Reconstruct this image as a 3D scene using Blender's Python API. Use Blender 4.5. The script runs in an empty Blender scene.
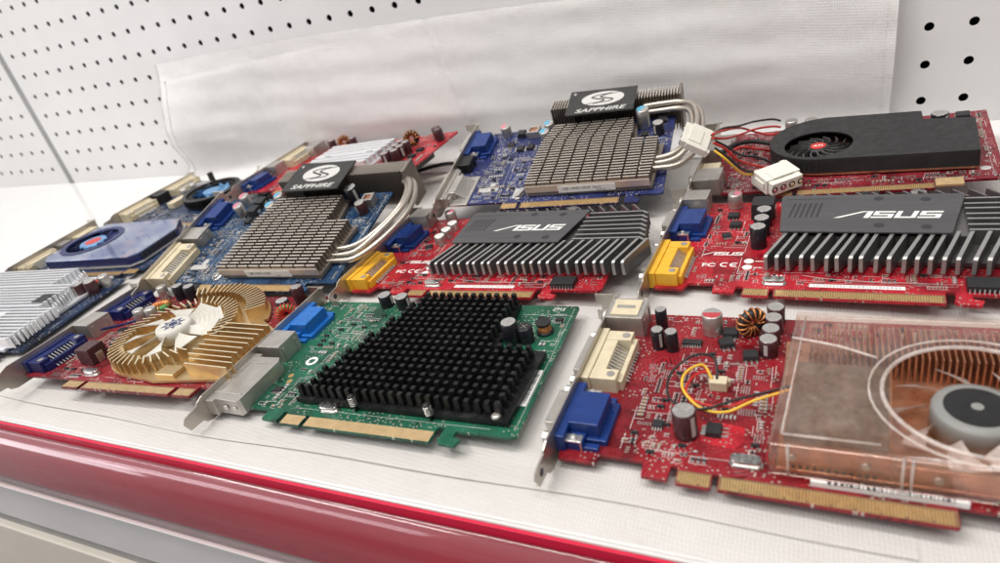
import bpy, math, random
from mathutils import Vector, Matrix, Euler
R = math.radians
SC = bpy.context.scene
COL = SC.collection
MM = 0.001

# ------------------------------------------------------------------ mesh builder (millimetres)
class MB:
    def __init__(s):
        s.v = []; s.f = []; s.m = []; s.s = []
    def add(s, vs, fs, mi=0, sm=False, M=None):
        b = len(s.v)
        for p in vs:
            p = Vector(p)
            if M is not None: p = M @ p
            s.v.append((p.x*MM, p.y*MM, p.z*MM))
        for f in fs:
            s.f.append([b+i for i in f]); s.m.append(mi); s.s.append(sm)
        return s
    def box(s, x0, x1, y0, y1, z0, z1, mi=0, M=None):
        vs = [(x0,y0,z0),(x1,y0,z0),(x1,y1,z0),(x0,y1,z0),(x0,y0,z1),(x1,y0,z1),(x1,y1,z1),(x0,y1,z1)]
        return s.add(vs, [(0,3,2,1),(4,5,6,7),(0,1,5,4),(1,2,6,5),(2,3,7,6),(3,0,4,7)], mi, False, M)
    def frus(s, x0, x1, y0, y1, z0, z1, t, mi=0, M=None):
        vs = [(x0,y0,z0),(x1,y0,z0),(x1,y1,z0),(x0,y1,z0),(x0+t,y0+t,z1),(x1-t,y0+t,z1),(x1-t,y1-t,z1),(x0+t,y1-t,z1)]
        return s.add(vs, [(0,3,2,1),(4,5,6,7),(0,1,5,4),(1,2,6,5),(2,3,7,6),(3,0,4,7)], mi, False, M)
    def prism(s, poly, z0, z1, mi=0, M=None, sm=False):
        n = len(poly)
        a = sum(poly[i][0]*poly[(i+1)%n][1]-poly[(i+1)%n][0]*poly[i][1] for i in range(n))
        if a < 0: poly = poly[::-1]
        vs = [(x,y,z0) for x,y in poly]+[(x,y,z1) for x,y in poly]
        s.add(vs, [tuple(range(n-1,-1,-1)), tuple(range(n,2*n))], mi, False, M)
        b = len(s.v)-2*n
        for i in range(n):
            j = (i+1)%n
            s.f.append([b+i,b+j,b+n+j,b+n+i]); s.m.append(mi); s.s.append(sm)
        return s
    def ringprism(s, outer, inner, z0, z1, mi=0, M=None):
        n = len(outer)
        vs = [(x,y,z0) for x,y in outer]+[(x,y,z0) for x,y in inner]+[(x,y,z1) for x,y in outer]+[(x,y,z1) for x,y in inner]
        fs = []
        for i in range(n):
            j = (i+1)%n
            fs += [(2*n+i,2*n+j,3*n+j,3*n+i),(i,n+i,n+j,j),(i,j,2*n+j,2*n+i),(n+i,3*n+i,3*n+j,n+j)]
        return s.add(vs, fs, mi, False, M)
    def lathe(s, cx, cy, prof, n=24, mi=0, M=None, sm=True):
        """prof = [(r,z,...)] from bottom to top"""
        k = len(prof); vs = []
        for r, z in prof:
            for i in range(n):
                a = 2*math.pi*i/n
                vs.append((cx+r*math.cos(a), cy+r*math.sin(a), z))
        fs = [(j*n+i, j*n+(i+1)%n, (j+1)*n+(i+1)%n, (j+1)*n+i) for j in range(k-1) for i in range(n)]
        s.add(vs, fs, mi, sm, M)
        b = len(s.v)-k*n
        s.f.append([b+n-1-i for i in range(n)]); s.m.append(mi); s.s.append(False)
        s.f.append([b+(k-1)*n+i for i in range(n)]); s.m.append(mi); s.s.append(False)
        return s
    def tube(s, path, r, n=8, mi=0, M=None, sub=6, closed=False):
        P = [Vector(p) for p in path]
        if sub > 1:
            Q = []; m = len(P); rng = m if closed else m-1
            for i in range(rng):
                if closed: p0,p1,p2,p3 = P[(i-1)%m],P[i],P[(i+1)%m],P[(i+2)%m]
                else: p0,p1,p2,p3 = P[max(i-1,0)],P[i],P[i+1],P[min(i+2,m-1)]
                for k in range(sub):
                    t = k/sub
                    Q.append(.5*((2*p1)+(p2-p0)*t+(2*p0-5*p1+4*p2-p3)*t*t+(3*p1-p0-3*p2+p3)*t**3))
            if not closed: Q.append(P[-1])
            P = Q
        m = len(P); vs = []; up = None
        for i in range(m):
            a = P[(i-1)%m] if closed else P[max(i-1,0)]
            b = P[(i+1)%m] if closed else P[min(i+1,m-1)]
            t = (b-a).normalized()
            if up is None:
                up = Vector((0,0,1)) if abs(t.z) < .9 else Vector((1,0,0))
            u = (up-t*up.dot(t)).normalized(); up = u; w = t.cross(u)
            for k in range(n):
                an = 2*math.pi*k/n
                vs.append(P[i]+u*(r*math.cos(an))+w*(r*math.sin(an)))
        rows = m if closed else m-1
        fs = [(i*n+k, i*n+(k+1)%n, ((i+1)%m)*n+(k+1)%n, ((i+1)%m)*n+k) for i in range(rows) for k in range(n)]
        s.add(vs, fs, mi, True, M)
        if not closed:
            b = len(s.v)-m*n
            s.f.append([b+n-1-i for i in range(n)]); s.m.append(mi); s.s.append(False)
            s.f.append([b+(m-1)*n+i for i in range(n)]); s.m.append(mi); s.s.append(False)
        return s
    def mesh(s, name, mats):
        me = bpy.data.meshes.new(name)
        me.from_pydata(s.v, [], s.f)
        for m in (mats if isinstance(mats, (list,tuple)) else [mats]): me.materials.append(m)
        me.polygons.foreach_set('material_index', s.m)
        me.polygons.foreach_set('use_smooth', s.s)
        me.update()
        return me
    def build(s, name, mats, parent=None, bevel=0, label=None, kind=None):
        return link(name, s.mesh(name, mats), parent, bevel, label, kind)

def link(name, me, parent=None, bevel=0, label=None, kind=None, loc=None, rot=None, scale=None):
    o = bpy.data.objects.new(name, me); COL.objects.link(o)
    if parent is not None: o.parent = parent
    if loc is not None: o.location = [c*MM for c in loc]
    if rot is not None: o.rotation_euler = rot
    if scale is not None: o.scale = scale
    if bevel:
        b = o.modifiers.new('bevel','BEVEL'); b.width = bevel*MM; b.segments = 2; b.limit_method = 'ANGLE'; b.angle_limit = R(40)
    if label: o['label'] = label
    if kind: o['kind'] = kind
    return o

def thing(name, label, cat, loc=(0,0,0), rot=(0,0,0), group=None):
    o = bpy.data.objects.new(name, None); COL.objects.link(o)
    o.empty_display_size = .01
    o.location = [c*MM for c in loc]; o.rotation_euler = rot
    o['label'] = label; o['category'] = cat
    if group: o['group'] = group
    return o
def tag(o, label, cat, group=None):
    o['label'] = label; o['category'] = cat
    if group: o['group'] = group
    return o

# ------------------------------------------------------------------ materials
def nodes(name):
    m = bpy.data.materials.new(name); m.use_nodes = True
    nt = m.node_tree; b = nt.nodes['Principled BSDF']
    return m, nt, b, nt.links.new
def objco(nt, scale=1000.0, rot=0):
    tc = nt.nodes.new('ShaderNodeTexCoord'); mp = nt.nodes.new('ShaderNodeMapping')
    mp.inputs['Scale'].default_value = (scale,)*3
    mp.inputs['Rotation'].default_value = (0,0,rot)
    nt.links.new(tc.outputs['Object'], mp.inputs['Vector'])
    return mp.outputs['Vector']
def nz(nt, co, sc, det=3, rough=.55):
    n = nt.nodes.new('ShaderNodeTexNoise'); n.inputs['Scale'].default_value = sc
    n.inputs['Detail'].default_value = det; n.inputs['Roughness'].default_value = rough
    nt.links.new(co, n.inputs['Vector']); return n.outputs['Fac']
def rng(nt, v, a, b, c, d):
    n = nt.nodes.new('ShaderNodeMapRange'); nt.links.new(v, n.inputs[0])
    for i, x in zip((1,2,3,4), (a,b,c,d)): n.inputs[i].default_value = x
    return n.outputs[0]
def mixc(nt, fac, a, b):
    n = nt.nodes.new('ShaderNodeMix'); n.data_type = 'RGBA'
    if hasattr(fac, 'links') : nt.links.new(fac, n.inputs[0])
    else: n.inputs[0].default_value = fac
    for i, x in ((6,a),(7,b)):
        if hasattr(x, 'links'): nt.links.new(x, n.inputs[i])
        else: n.inputs[i].default_value = (*x[:3],1)
    return n.outputs[2]
def mth(nt, op, a, b=0.0):
    n = nt.nodes.new('ShaderNodeMath'); n.operation = op
    for i, x in ((0,a),(1,b)):
        if hasattr(x, 'links'): nt.links.new(x, n.inputs[i])
        else: n.inputs[i].default_value = x
    return n.outputs[0]
def bump(nt, b, h, dist=.05, st=.5):
    n = nt.nodes.new('ShaderNodeBump'); n.inputs['Strength'].default_value = st
    n.inputs['Distance'].default_value = dist*MM
    nt.links.new(h, n.inputs['Height']); nt.links.new(n.outputs['Normal'], b.inputs['Normal'])
def pbr(name, col, rough=.5, metal=0.0, var=.12, sc=.25, rv=.12, bmp=0, bsc=3, stretch=None, coat=0, dirt=None, trans=0, ior=1.45, alpha=1, sub=0):
    m, nt, b, L = nodes(name)
    co = objco(nt)
    if stretch:
        mp = nt.nodes.new('ShaderNodeMapping'); mp.inputs['Scale'].default_value = stretch
        L(co, mp.inputs['Vector']); co2 = mp.outputs['Vector']
    else: co2 = co
    n = nz(nt, co2, sc, 4)
    lo = tuple(c*(1-var) for c in col); hi = tuple(min(1,c*(1+var)) for c in col)
    c = mixc(nt, rng(nt, n, .3,.7,0,1), lo, hi)
    if dirt:
        d = rng(nt, nz(nt, co, .11, 6, .7), .52,.72,0,.75)
        c = mixc(nt, d, c, dirt)
    L(c, b.inputs['Base Color'])
    L(rng(nt, nz(nt, co2, sc*2.3, 4), .3,.7, max(.03,rough-rv), min(1,rough+rv)), b.inputs['Roughness'])
    b.inputs['Metallic'].default_value = metal
    b.inputs['IOR'].default_value = ior
    if coat: b.inputs['Coat Weight'].default_value = coat; b.inputs['Coat Roughness'].default_value = .15
    if trans: b.inputs['Transmission Weight'].default_value = trans
    if alpha < 1: b.inputs['Alpha'].default_value = alpha
    if bmp: bump(nt, b, nz(nt, co2, bsc, 3), bmp)
    return m
def pcb(name, dark, light, seed=0, pads=.5, dust=.05):
    """solder-masked board: copper pours, routed traces, vias, all printed in the board itself"""
    m, nt, b, L = nodes(name)
    co = objco(nt)
    off = nt.nodes.new('ShaderNodeMapping'); off.inputs['Location'].default_value = (seed*13.7, seed*7.1, 0)
    L(co, off.inputs['Vector']); co = off.outputs['Vector']
    pour = rng(nt, nz(nt, co, .035, 2), .47,.5, 0,1)
    c = mixc(nt, pour, dark, light)
    def traces(sc, rot, w, off_):
        mp = nt.nodes.new('ShaderNodeMapping'); mp.inputs['Rotation'].default_value = (0,0,rot); mp.inputs['Location'].default_value = (off_,off_*2,0)
        L(co, mp.inputs['Vector'])
        sn = nt.nodes.new('ShaderNodeTexNoise'); sn.inputs['Scale'].default_value = .07; sn.inputs['Detail'].default_value = 0
        L(mp.outputs['Vector'], sn.inputs['Vector'])
        ad = nt.nodes.new('ShaderNodeVectorMath'); ad.operation = 'MULTIPLY_ADD'
        L(sn.outputs['Color'], ad.inputs[0]); ad.inputs[1].default_value = (14,14,0); L(mp.outputs['Vector'], ad.inputs[2])
        wv = nt.nodes.new('ShaderNodeTexWave'); wv.inputs['Scale'].default_value = sc; wv.inputs['Distortion'].default_value = 0
        L(ad.outputs[0], wv.inputs['Vector'])
        line = rng(nt, wv.outputs['Fac'], w, w+.12, 0, 1)
        mask = rng(nt, nz(nt, mp.outputs['Vector'], .06, 1), .5,.54, 0,1)
        return mth(nt, 'MULTIPLY', line, mask)
    t = mth(nt, 'MAXIMUM', traces(.28, 0, .62, 3), traces(.3, R(90), .62, 31))
    t = mth(nt, 'MAXIMUM', t, traces(.24, R(45), .7, 57))
    c = mixc(nt, mth(nt,'MULTIPLY',t,.75), c, tuple(min(1,x*1.7+.01) for x in light))
    vo = nt.nodes.new('ShaderNodeTexVoronoi'); vo.inputs['Scale'].default_value = .42; L(co, vo.inputs['Vector'])
    vo.voronoi_dimensions = '2D'
    via = mth(nt, 'MULTIPLY', rng(nt, vo.outputs['Distance'], .17,.2, 1,0), rng(nt, nz(nt, co, .09, 1), .5,.55, 0,1))
    c = mixc(nt, mth(nt,'MULTIPLY',via,pads), c, (.55,.52,.46))
    grime = rng(nt, nz(nt, co, .6, 6, .75), .5,.8, 0,dust)
    c = mixc(nt, grime, c, (.5,.47,.44))
    L(c, b.inputs['Base Color'])
    L(rng(nt, nz(nt, co, .3, 5), .3,.7, .22,.5), b.inputs['Roughness'])
    L(mth(nt,'MULTIPLY',via,.6), b.inputs['Metallic']); b.inputs['Specular IOR Level'].default_value = .32
    h = mth(nt, 'ADD', mth(nt,'MULTIPLY',t,.5), pour)
    bump(nt, b, h, .05, .5)
    return m

PCB_GREEN = pcb('solder_mask_green', (.004,.045,.024), (.007,.085,.046), 1, .8)
PCB_RED = pcb('solder_mask_red', (.09,.004,.008), (.17,.007,.013), 2, .8)
PCB_BRIGHT = pcb('solder_mask_bright_red', (.2,.004,.011), (.34,.009,.018), 3, .7)
PCB_ATI = pcb('solder_mask_crimson', (.11,.003,.007), (.2,.006,.012), 4, .8)
PCB_DKRED = pcb('solder_mask_dark_red', (.09,.004,.01), (.16,.008,.016), 5, .6)
PCB_BLUE = pcb('solder_mask_blue', (.009,.012,.05), (.016,.024,.1), 6, .9)
PCB_TEAL = pcb('solder_mask_steel_blue', (.006,.02,.05), (.01,.04,.095), 7, .9)
PCB_NAVY = pcb('solder_mask_navy', (.005,.012,.035), (.008,.024,.07), 8, .9)
GOLD = pbr('gold_contact', (.66,.45,.2), .38, .75, .1, .4)
TAN = pbr('tan_connector_edge', (.5,.36,.19), .5, .25, .12, .3)
GAP = pbr('board_between_contacts', (.2,.12,.06), .5, 0, .12, .5)
STEEL = pbr('bracket_steel', (.52,.48,.43), .36, .9, .1, .05, rv=.06)
STEELD = pbr('dull_shield_tin', (.52,.5,.47), .4, .8, .12, .12, rv=.06)
CHROME = pbr('bright_tin', (.75,.74,.72), .2, 1, .05)
SOLDER = pbr('solder', (.68,.67,.65), .3, .9, .1, 1)
BLACKP = pbr('black_plastic', (.014,.014,.015), .42, 0, .2)
BLACKM = pbr('matt_black_shroud', (.016,.016,.017), .5, 0, .25, .1, bmp=.02, bsc=6)
BLACKAN = pbr('black_anodised', (.012,.012,.013), .36, .35, .3, .3, dirt=(.05,.05,.05))
PLATE = pbr('charcoal_plate', (.04,.039,.038), .42, .3, .15, .1)
DKGREY = pbr('dark_grey_plate', (.085,.085,.09), .4, .3, .12, .1, stretch=(.1,1,1))
ALU = pbr('aluminium', (.62,.61,.6), .35, .9, .06, .1)
ALUD = pbr('grey_aluminium_fin', (.2,.195,.195), .42, .75, .08, .1, rv=.05)  # fin sides darkened in colour for the shade between them
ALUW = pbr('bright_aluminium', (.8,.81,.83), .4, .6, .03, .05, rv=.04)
NICKT = pbr('lit_nickel_edge', (.7,.63,.56), .4, .6, .05, .15, rv=.05)  # brighter copy of the fin nickel, light on the tops put into colour
ALUT = pbr('lit_aluminium_edge', (.36,.355,.35), .42, .6, .05, .15, rv=.05)  # lighter copy of the fin grey, top edges coloured as if lit
NICK = pbr('bronze_nickel_fin', (.27,.23,.195), .42, .7, .07, .15, rv=.05)  # body colour lowered to stand for shade in the fin gaps
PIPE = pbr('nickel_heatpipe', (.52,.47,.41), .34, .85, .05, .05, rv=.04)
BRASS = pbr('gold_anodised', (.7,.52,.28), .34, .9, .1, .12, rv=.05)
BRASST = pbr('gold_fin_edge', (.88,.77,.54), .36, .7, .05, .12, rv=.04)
COPPER = pbr('copper', (.6,.31,.19), .35, .9, .2, .15)
COPPERW = pbr('copper_wire', (.6,.24,.09), .3, .8, .25, 1)
CREAM = pbr('cream_plastic', (.62,.54,.38), .45, 0, .08, .2)
WHITEP = pbr('white_nylon', (.74,.72,.64), .4, 0, .04, .2)
YELP = pbr('yellow_plastic', (.78,.42,.03), .38, 0, .08, .2)
BLUEP = pbr('blue_plastic', (.008,.034,.17), .36, 0, .12, .2)
AZURE = pbr('azure_plastic', (.01,.13,.45), .36, 0, .1, .2)
NAVYP = pbr('navy_plastic', (.008,.016,.1), .35, 0, .2, .2)
IVORY = pbr('white_fan_plastic', (.6,.58,.52), .42, 0, .06, .1)
CHIP = pbr('chip_epoxy', (.02,.02,.022), .5, 0, .2, 1)
CERAM = pbr('ceramic_tan', (.36,.25,.16), .5, 0, .25, 2)
SILK = pbr('silkscreen_white', (.75,.75,.72), .55, 0, .05, 1)
SILVERP = pbr('silver_print', (.6,.59,.57), .45, .1, .05, 1)
SILKG = pbr('silkscreen_grey', (.48,.47,.45), .55, 0, .1, 1)
PAPER = pbr('white_label', (.78,.78,.76), .55, 0, .03, .3)
INK = pbr('printed_ink', (.03,.03,.035), .6, 0, .1, 1)
REDP = pbr('red_wire_sleeve', (.5,.02,.015), .4, 0, .1, .3)
BLKW = pbr('black_wire_sleeve', (.015,.014,.014), .4, 0, .1, .3)
YELW = pbr('yellow_wire_sleeve', (.75,.45,.04), .4, 0, .1, .3)
SLEEVE = pbr('capacitor_sleeve_black', (.016,.015,.02), .26, 0, .15, 1)
SLEEVEB = pbr('capacitor_sleeve_maroon', (.06,.02,.025), .3, 0, .15, 1)
PINKTOP = pbr('pink_print', (.65,.22,.28), .4, .2, .1, 1)
CYANTOP = pbr('pale_blue_print', (.12,.42,.6), .4, .2, .1, 1)
REDTOP = pbr('red_print', (.5,.06,.07), .4, .2, .1, 1)
BADGE = pbr('red_badge', (.6,.03,.02), .3, .2, .08, .3)
GREENT = pbr('green_toroid', (.1,.3,.08), .5, 0, .1, 1)
PAD = pbr('thermal_pad_brown', (.15,.1,.07), .5, .3, .35, .5, bmp=.1, bsc=1.2, dirt=(.3,.22,.16))
HUBG = pbr('grey_hub', (.24,.24,.23), .5, 0, .05, .2)
PALEB = pbr('pale_blue_fan', (.12,.28,.5), .35, .1, .2, .08)

def glassy(name, tint, rough=.06, milk=.06, edge=1.0, streak=None):
    """thin clear plastic: see-through body, fresnel gloss, a little haze in the plastic"""
    m = bpy.data.materials.new(name); m.use_nodes = True; nt = m.node_tree; nt.nodes.clear(); L = nt.links.new
    out = nt.nodes.new('ShaderNodeOutputMaterial'); co = objco(nt)
    if streak:
        mp = nt.nodes.new('ShaderNodeMapping'); mp.inputs['Scale'].default_value = streak; L(co, mp.inputs['Vector']); co = mp.outputs['Vector']
    tp = nt.nodes.new('ShaderNodeBsdfTransparent'); tp.inputs[0].default_value = (*tint,1)
    gl = nt.nodes.new('ShaderNodeBsdfGlossy'); L(rng(nt, nz(nt, co, .2, 5), .35,.75, rough, rough+.1), gl.inputs['Roughness'])
    df = nt.nodes.new('ShaderNodeBsdfDiffuse'); df.inputs[0].default_value = (*[min(1,t*.95) for t in tint],1)
    a = nt.nodes.new('ShaderNodeMixShader'); L(rng(nt, nz(nt, co, .12, 6, .7), .4,.75, milk, milk*2+.04), a.inputs[0]); L(tp.outputs[0], a.inputs[1]); L(df.outputs[0], a.inputs[2])
    fr = nt.nodes.new('ShaderNodeLayerWeight'); fw = mth(nt,'ADD',mth(nt,'MULTIPLY',mth(nt,'POWER',fr.outputs['Facing'],4.0),.85),.045)
    b = nt.nodes.new('ShaderNodeMixShader'); L(mth(nt,'MULTIPLY',fw,edge), b.inputs[0]); L(a.outputs[0], b.inputs[1]); L(gl.outputs[0], b.inputs[2])
    L(b.outputs[0], out.inputs[0]); return m
ACRYL = glassy('clear_acrylic', (.97,.92,.89), .03, .012)
ACRYLE = glassy('clear_acrylic_edge', (.93,.87,.83), .05, .26)

# ------------------------------------------------------------------ component library
_cache = {}
def cached(key, fn):
    if key not in _cache: _cache[key] = fn()
    return _cache[key]
ZT = 4.6
SEG = 24
def _cap(r, h, sleeve, top, mark):
    b = MB()
    g = min(.6, r*.18)
    b.lathe(0,0,[(r*.9,0),(r,.3),(r,.9),(r-.25,1.3),(r,1.8),(r,h-g),(r-g*.7,h)], SEG, 0)
    b.lathe(0,0,[(r-g*.75,h-.05),(r-g*.8,h+.05)], SEG, 1)
    if mark is not None:   # printed sector on the can top
        a0 = 0; pts = [(math.cos(a)*(r-g*.9), math.sin(a)*(r-g*.9)) for a in [a0+math.pi*1.05*k/12 for k in range(13)]]
        b.prism(pts, h+.03, h+.09, 2)
        for k in range(3): pass
    else:                  # vent score
        b.box(-r*.55, r*.55, -.12,.12, h+.03,h+.08, 2); b.box(-.12,.12,-r*.55,r*.55,h+.035,h+.075,2)
    b.box(-r*.2, r*.2, -r-.03, -r+.4, 1.9, h-1.2, 3)     # polarity stripe
    return b.mesh('capacitor', [sleeve, top, mark or STEELD, SILKG])
def cap(card, x, y, r=4, h=10, sleeve=None, top=None, mark=None, rot=0, z=ZT):
    sleeve = sleeve or SLEEVE; top = top or CHROME
    me = cached(('cap',r,h,sleeve.name,top.name,mark.name if mark else ''), lambda: _cap(r,h,sleeve,top,mark))
    return link('capacitor', me, card, loc=(x,y,z), rot=(0,0,rot if rot else (x*1.7+y*2.3)%6.28))
def toroid(card, x, y, r=5, rt=2.2, lying=False, core=None, wire=None, z=ZT, turns=16):
    core = core or GREENT; wire = wire or COPPERW
    def mk():
        b = MB()
        b.tube([(r*math.cos(a),r*math.sin(a),0) for a in [2*math.pi*k/24 for k in range(24)]], rt, 10, 0, sub=1, closed=True)
        for k in range(turns):
            a = 2*math.pi*k/turns*.9; c = Vector((r*math.cos(a), r*math.sin(a), 0)); u = Vector((math.cos(a+.08),math.sin(a+.08),0))
            b.tube([c+u*((rt+.45)*math.cos(t))+Vector((0,0,(rt+.45)*math.sin(t))) for t in [2*math.pi*i/12 for i in range(12)]], .5, 6, 1, sub=1, closed=True)
        return b.mesh('toroid_coil', [core, wire])
    me = cached(('tor',r,rt,core.name,wire.name,turns), mk)
    if lying: return link('toroid_coil', me, card, loc=(x,y,z+rt+.6))
    return link('toroid_coil', me, card, loc=(x,y,z+r+rt+.3), rot=(R(90),0,R(35)))
def drumcoil(card, x, y, r=4.2, h=7):
    b = MB()
    b.lathe(0,0,[(r,0),(r,1.2),(r*.55,1.3)],SEG,0); b.lathe(0,0,[(r*.55,h-1.3),(r*.9,h-1.2),(r*.9,h)],SEG,0)
    for k in range(6): b.tube([(r*.72*math.cos(a),r*.72*math.sin(a),1.7+k*.72) for a in [2*math.pi*i/16 for i in range(16)]], .4, 6, 1, sub=1, closed=True)
    b.lathe(0,0,[(r*.7,1.3),(r*.7,h-1.3)],SEG,1)
    o = b.build('wound_coil', [BLACKP, COPPERW], card); o.location = (x*MM,y*MM,ZT*MM); return o
def choke(card, x, y, w=9, h=6, m=None):
    b = MB(); b.frus(-w/2,w/2,-w/2,w/2,0,h,.4,0); b.box(-w/2-.4,-w/2+.3,-w*.2,w*.2,0,h*.6,1); b.box(w/2-.3,w/2+.4,-w*.2,w*.2,0,h*.6,1)
    o = b.build('choke', [m or CHIP, SOLDER], card, .3); o.location = (x*MM,y*MM,ZT*MM); return o
def openchoke(card, x, y, w=9, h=7, rot=0):
    b = MB()
    b.ringprism([(-w/2,-w/2),(w/2,-w/2),(w/2,w/2),(-w/2,w/2)], [(-w*.32,-w*.32),(w*.32,-w*.32),(w*.32,w*.32),(-w*.32,w*.32)], 0, h, 0)
    b.box(-w*.31,w*.31,-w*.31,w*.31,0.2,h*.8,1)
    o = b.build('choke', [STEELD, COPPER], card, .2); o.location = (x*MM,y*MM,ZT*MM); o.rotation_euler=(0,0,rot); return o
def soic(card, x, y, w=5, l=8, h=1.8, legs=6, rot=0):
    def mk():
        b = MB(); b.frus(-l/2,l/2,-w/2,w/2,.15,h,.2,0)
        for k in range(legs):
            px = -l/2+l*(k+.5)/legs
            for s in (-1,1):
                b.box(px-.25,px+.25, min(s*w/2,s*(w/2+1.3)), max(s*w/2,s*(w/2+1.3)), .02,.35, 1)
                b.box(px-.25,px+.25, min(s*(w/2-.1),s*(w/2+.4)), max(s*(w/2-.1),s*(w/2+.4)), .3,h*.6, 1)
        return b.mesh('chip', [CHIP, SOLDER])
    return link('chip', cached(('soic',w,l,h,legs),mk), card, loc=(x,y,ZT), rot=(0,0,rot))
def dpak(card, x, y, rot=0):
    def mk():
        b = MB(); b.frus(-3.3,3.3,-3,3,.1,2.3,.3,0); b.box(-2.7,2.7,3,4.6,.02,.6,1)
        for k in (-2.2,0,2.2): b.box(k-.4,k+.4,-5.5,-3,.02,.5,1)
        return b.mesh('transistor', [CHIP, SOLDER])
    return link('transistor', cached('dpak',mk), card, loc=(x,y,ZT), rot=(0,0,rot))
def xtal(card, x, y, rot=0):
    def mk():
        b = MB()
        def st(l,w): return [(l/2*0+ (l/2-w/2)*sx + w/2*math.cos(a), w/2*math.sin(a)) for sx,a0 in ((1,-90),(-1,90)) for a in [R(a0+180*k/8) for k in range(9)]]
        b.prism(st(11.6,4.8), 0,.7,0,sm=True); b.prism(st(10.4,3.8), .7,3.4,0,sm=True)
        return b.mesh('crystal_can', [CHROME])
    return link('crystal_can', cached('xtal',mk), card, 0, loc=(x,y,ZT), rot=(0,0,rot))

def dvi(card, y0, y1, m, depth=20, h=9.6, pinm=None):
    h = min(h, 10)
    """socket housing behind the bracket: flange, two ears and a stepped body with a slot of angled pins"""
    b = MB(); z = 3.2
    b.box(0,3.5,y0,y1,z,z+h,0)
    b.box(3.5,depth-1,y0+1,y0+8,z,z+h-.6,0); b.box(3.5,depth-1,y1-8,y1-1,z,z+h-.6,0)      # ears
    b.box(3.5,9.5,y0+8,y1-8,z,z+h-.8,0)
    b.box(9.5,depth,y0+8,y1-8,z,z+3.2,0); b.box(depth-1.2,depth+1,y0+3,y1-3,z,z+6.4,0)
    o = b.build('dvi_socket', m, card, .35)
    p = MB(); n = int((y1-y0-17)/1.9)
    for k in range(n):
        y = y0+8.8+k*(y1-y0-17.6)/(n-1)
        M = Matrix.Translation((9.3,y,z+7.6)) @ Matrix.Rotation(R(32),4,'Y')
        p.box(0,11,-.4,.4,-.4,.4,0,M)
    p.build('pin_row', pinm or SOLDER, o)
    for y in (y0+4.5,y1-4.5): MB().lathe(depth-4,y,[(1.8,z+h-.7),(1.8,z+h-.2)],12,0).build('rivet', STEELD, o)
    f = MB(); f.box(-5.5,-1,y0+6,y1-6,z+.8,z+8.8,0)
    for y in (y0+2.2,y1-2.2): f.lathe(0,0,[(2.6,0),(2.6,4.5)],6,0,Matrix.Translation((-1,y,z+5.4))@Matrix.Rotation(R(-90),4,'Y'),sm=False)
    f.build('metal_shell', STEELD, o, .2)
    return o
def vga(card, y0, y1, m, h=10.6, front=True):
    h = min(h, 10.6)
    b = MB(); z = 3.2; ym = (y0+y1)/2; w = (y1-y0)
    b.box(0,4,y0,y1,z,z+h-1.5,0); b.box(4,11,y0+1.2,y1-1.2,z,z+5.5,0)
    b.box(4,16.5,ym-w*.29,ym+w*.29,z,z+h,0); b.box(11,19.5,ym-w*.34,ym+w*.34,z,z+4,0)
    b.box(4,17,y0+1.5,y0+4.5,z,z+3.2,0); b.box(4,17,y1-4.5,y1-1.5,z,z+3.2,0)
    o = b.build('vga_socket', m, card, .4)
    for y in (y0+3.1,y1-3.1):
        q = MB(); q.box(3.2,10.5,y-2,y+2,z+5.4,z+6.3,0); q.box(9.7,10.6,y-2,y+2,z,z+6.2,0)
        q.lathe(7,y,[(1.2,z+6.2),(1.2,z+7.6),(.6,z+7.7)],12,0)
        q.build('grounding_clip', SOLDER, o, .15)
    f = MB(); f.prism([(ym-w*.27,z+1.2),(ym+w*.27,z+1.2),(ym+w*.3,z+9.5),(ym-w*.3,z+9.5)],0,5.5,0,
                      Matrix(((0,0,-1,-.9),(1,0,0,0),(0,1,0,0),(0,0,0,1))))
    for y in (y0+2.5,y1-2.5): f.lathe(0,0,[(2.6,0),(2.6,4.8)],6,0,Matrix.Translation((-1,y,z+5.4))@Matrix.Rotation(R(-90),4,'Y'),sm=False)
    f.build('metal_shell', STEELD, o, .2)
    return o
def svideo(card, y0, y1, m=None, depth=14, h=12.5, top=None):
    b = MB(); z = 3.2
    b.box(0,depth,y0,y1,z,z+h,0); b.box(depth,depth+.5,y0+2,y0+4,z,z+h*.8,0); b.box(depth,depth+.5,y1-4,y1-2,z,z+h*.8,0)
    o = b.build('svideo_socket', m or STEELD, card, .5)
    if top is not None:
        t = MB(); t.box(2,depth-2.5,y0+2,y1-2,z+h,z+h+.7,0); t.box(4,depth-5,(y0+y1)/2-1.2,(y0+y1)/2+1.2,z+h+.7,z+h+1,1)
        t.build('top_cover', [top, STEELD], o, .2)
    f = MB(); f.lathe(0,0,[(5,0),(5,3)],20,0,Matrix.Translation((-.8,(y0+y1)/2,z+6))@Matrix.Rotation(R(-90),4,'Y'))
    f.build('metal_shell', STEELD, o)
    return o
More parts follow.
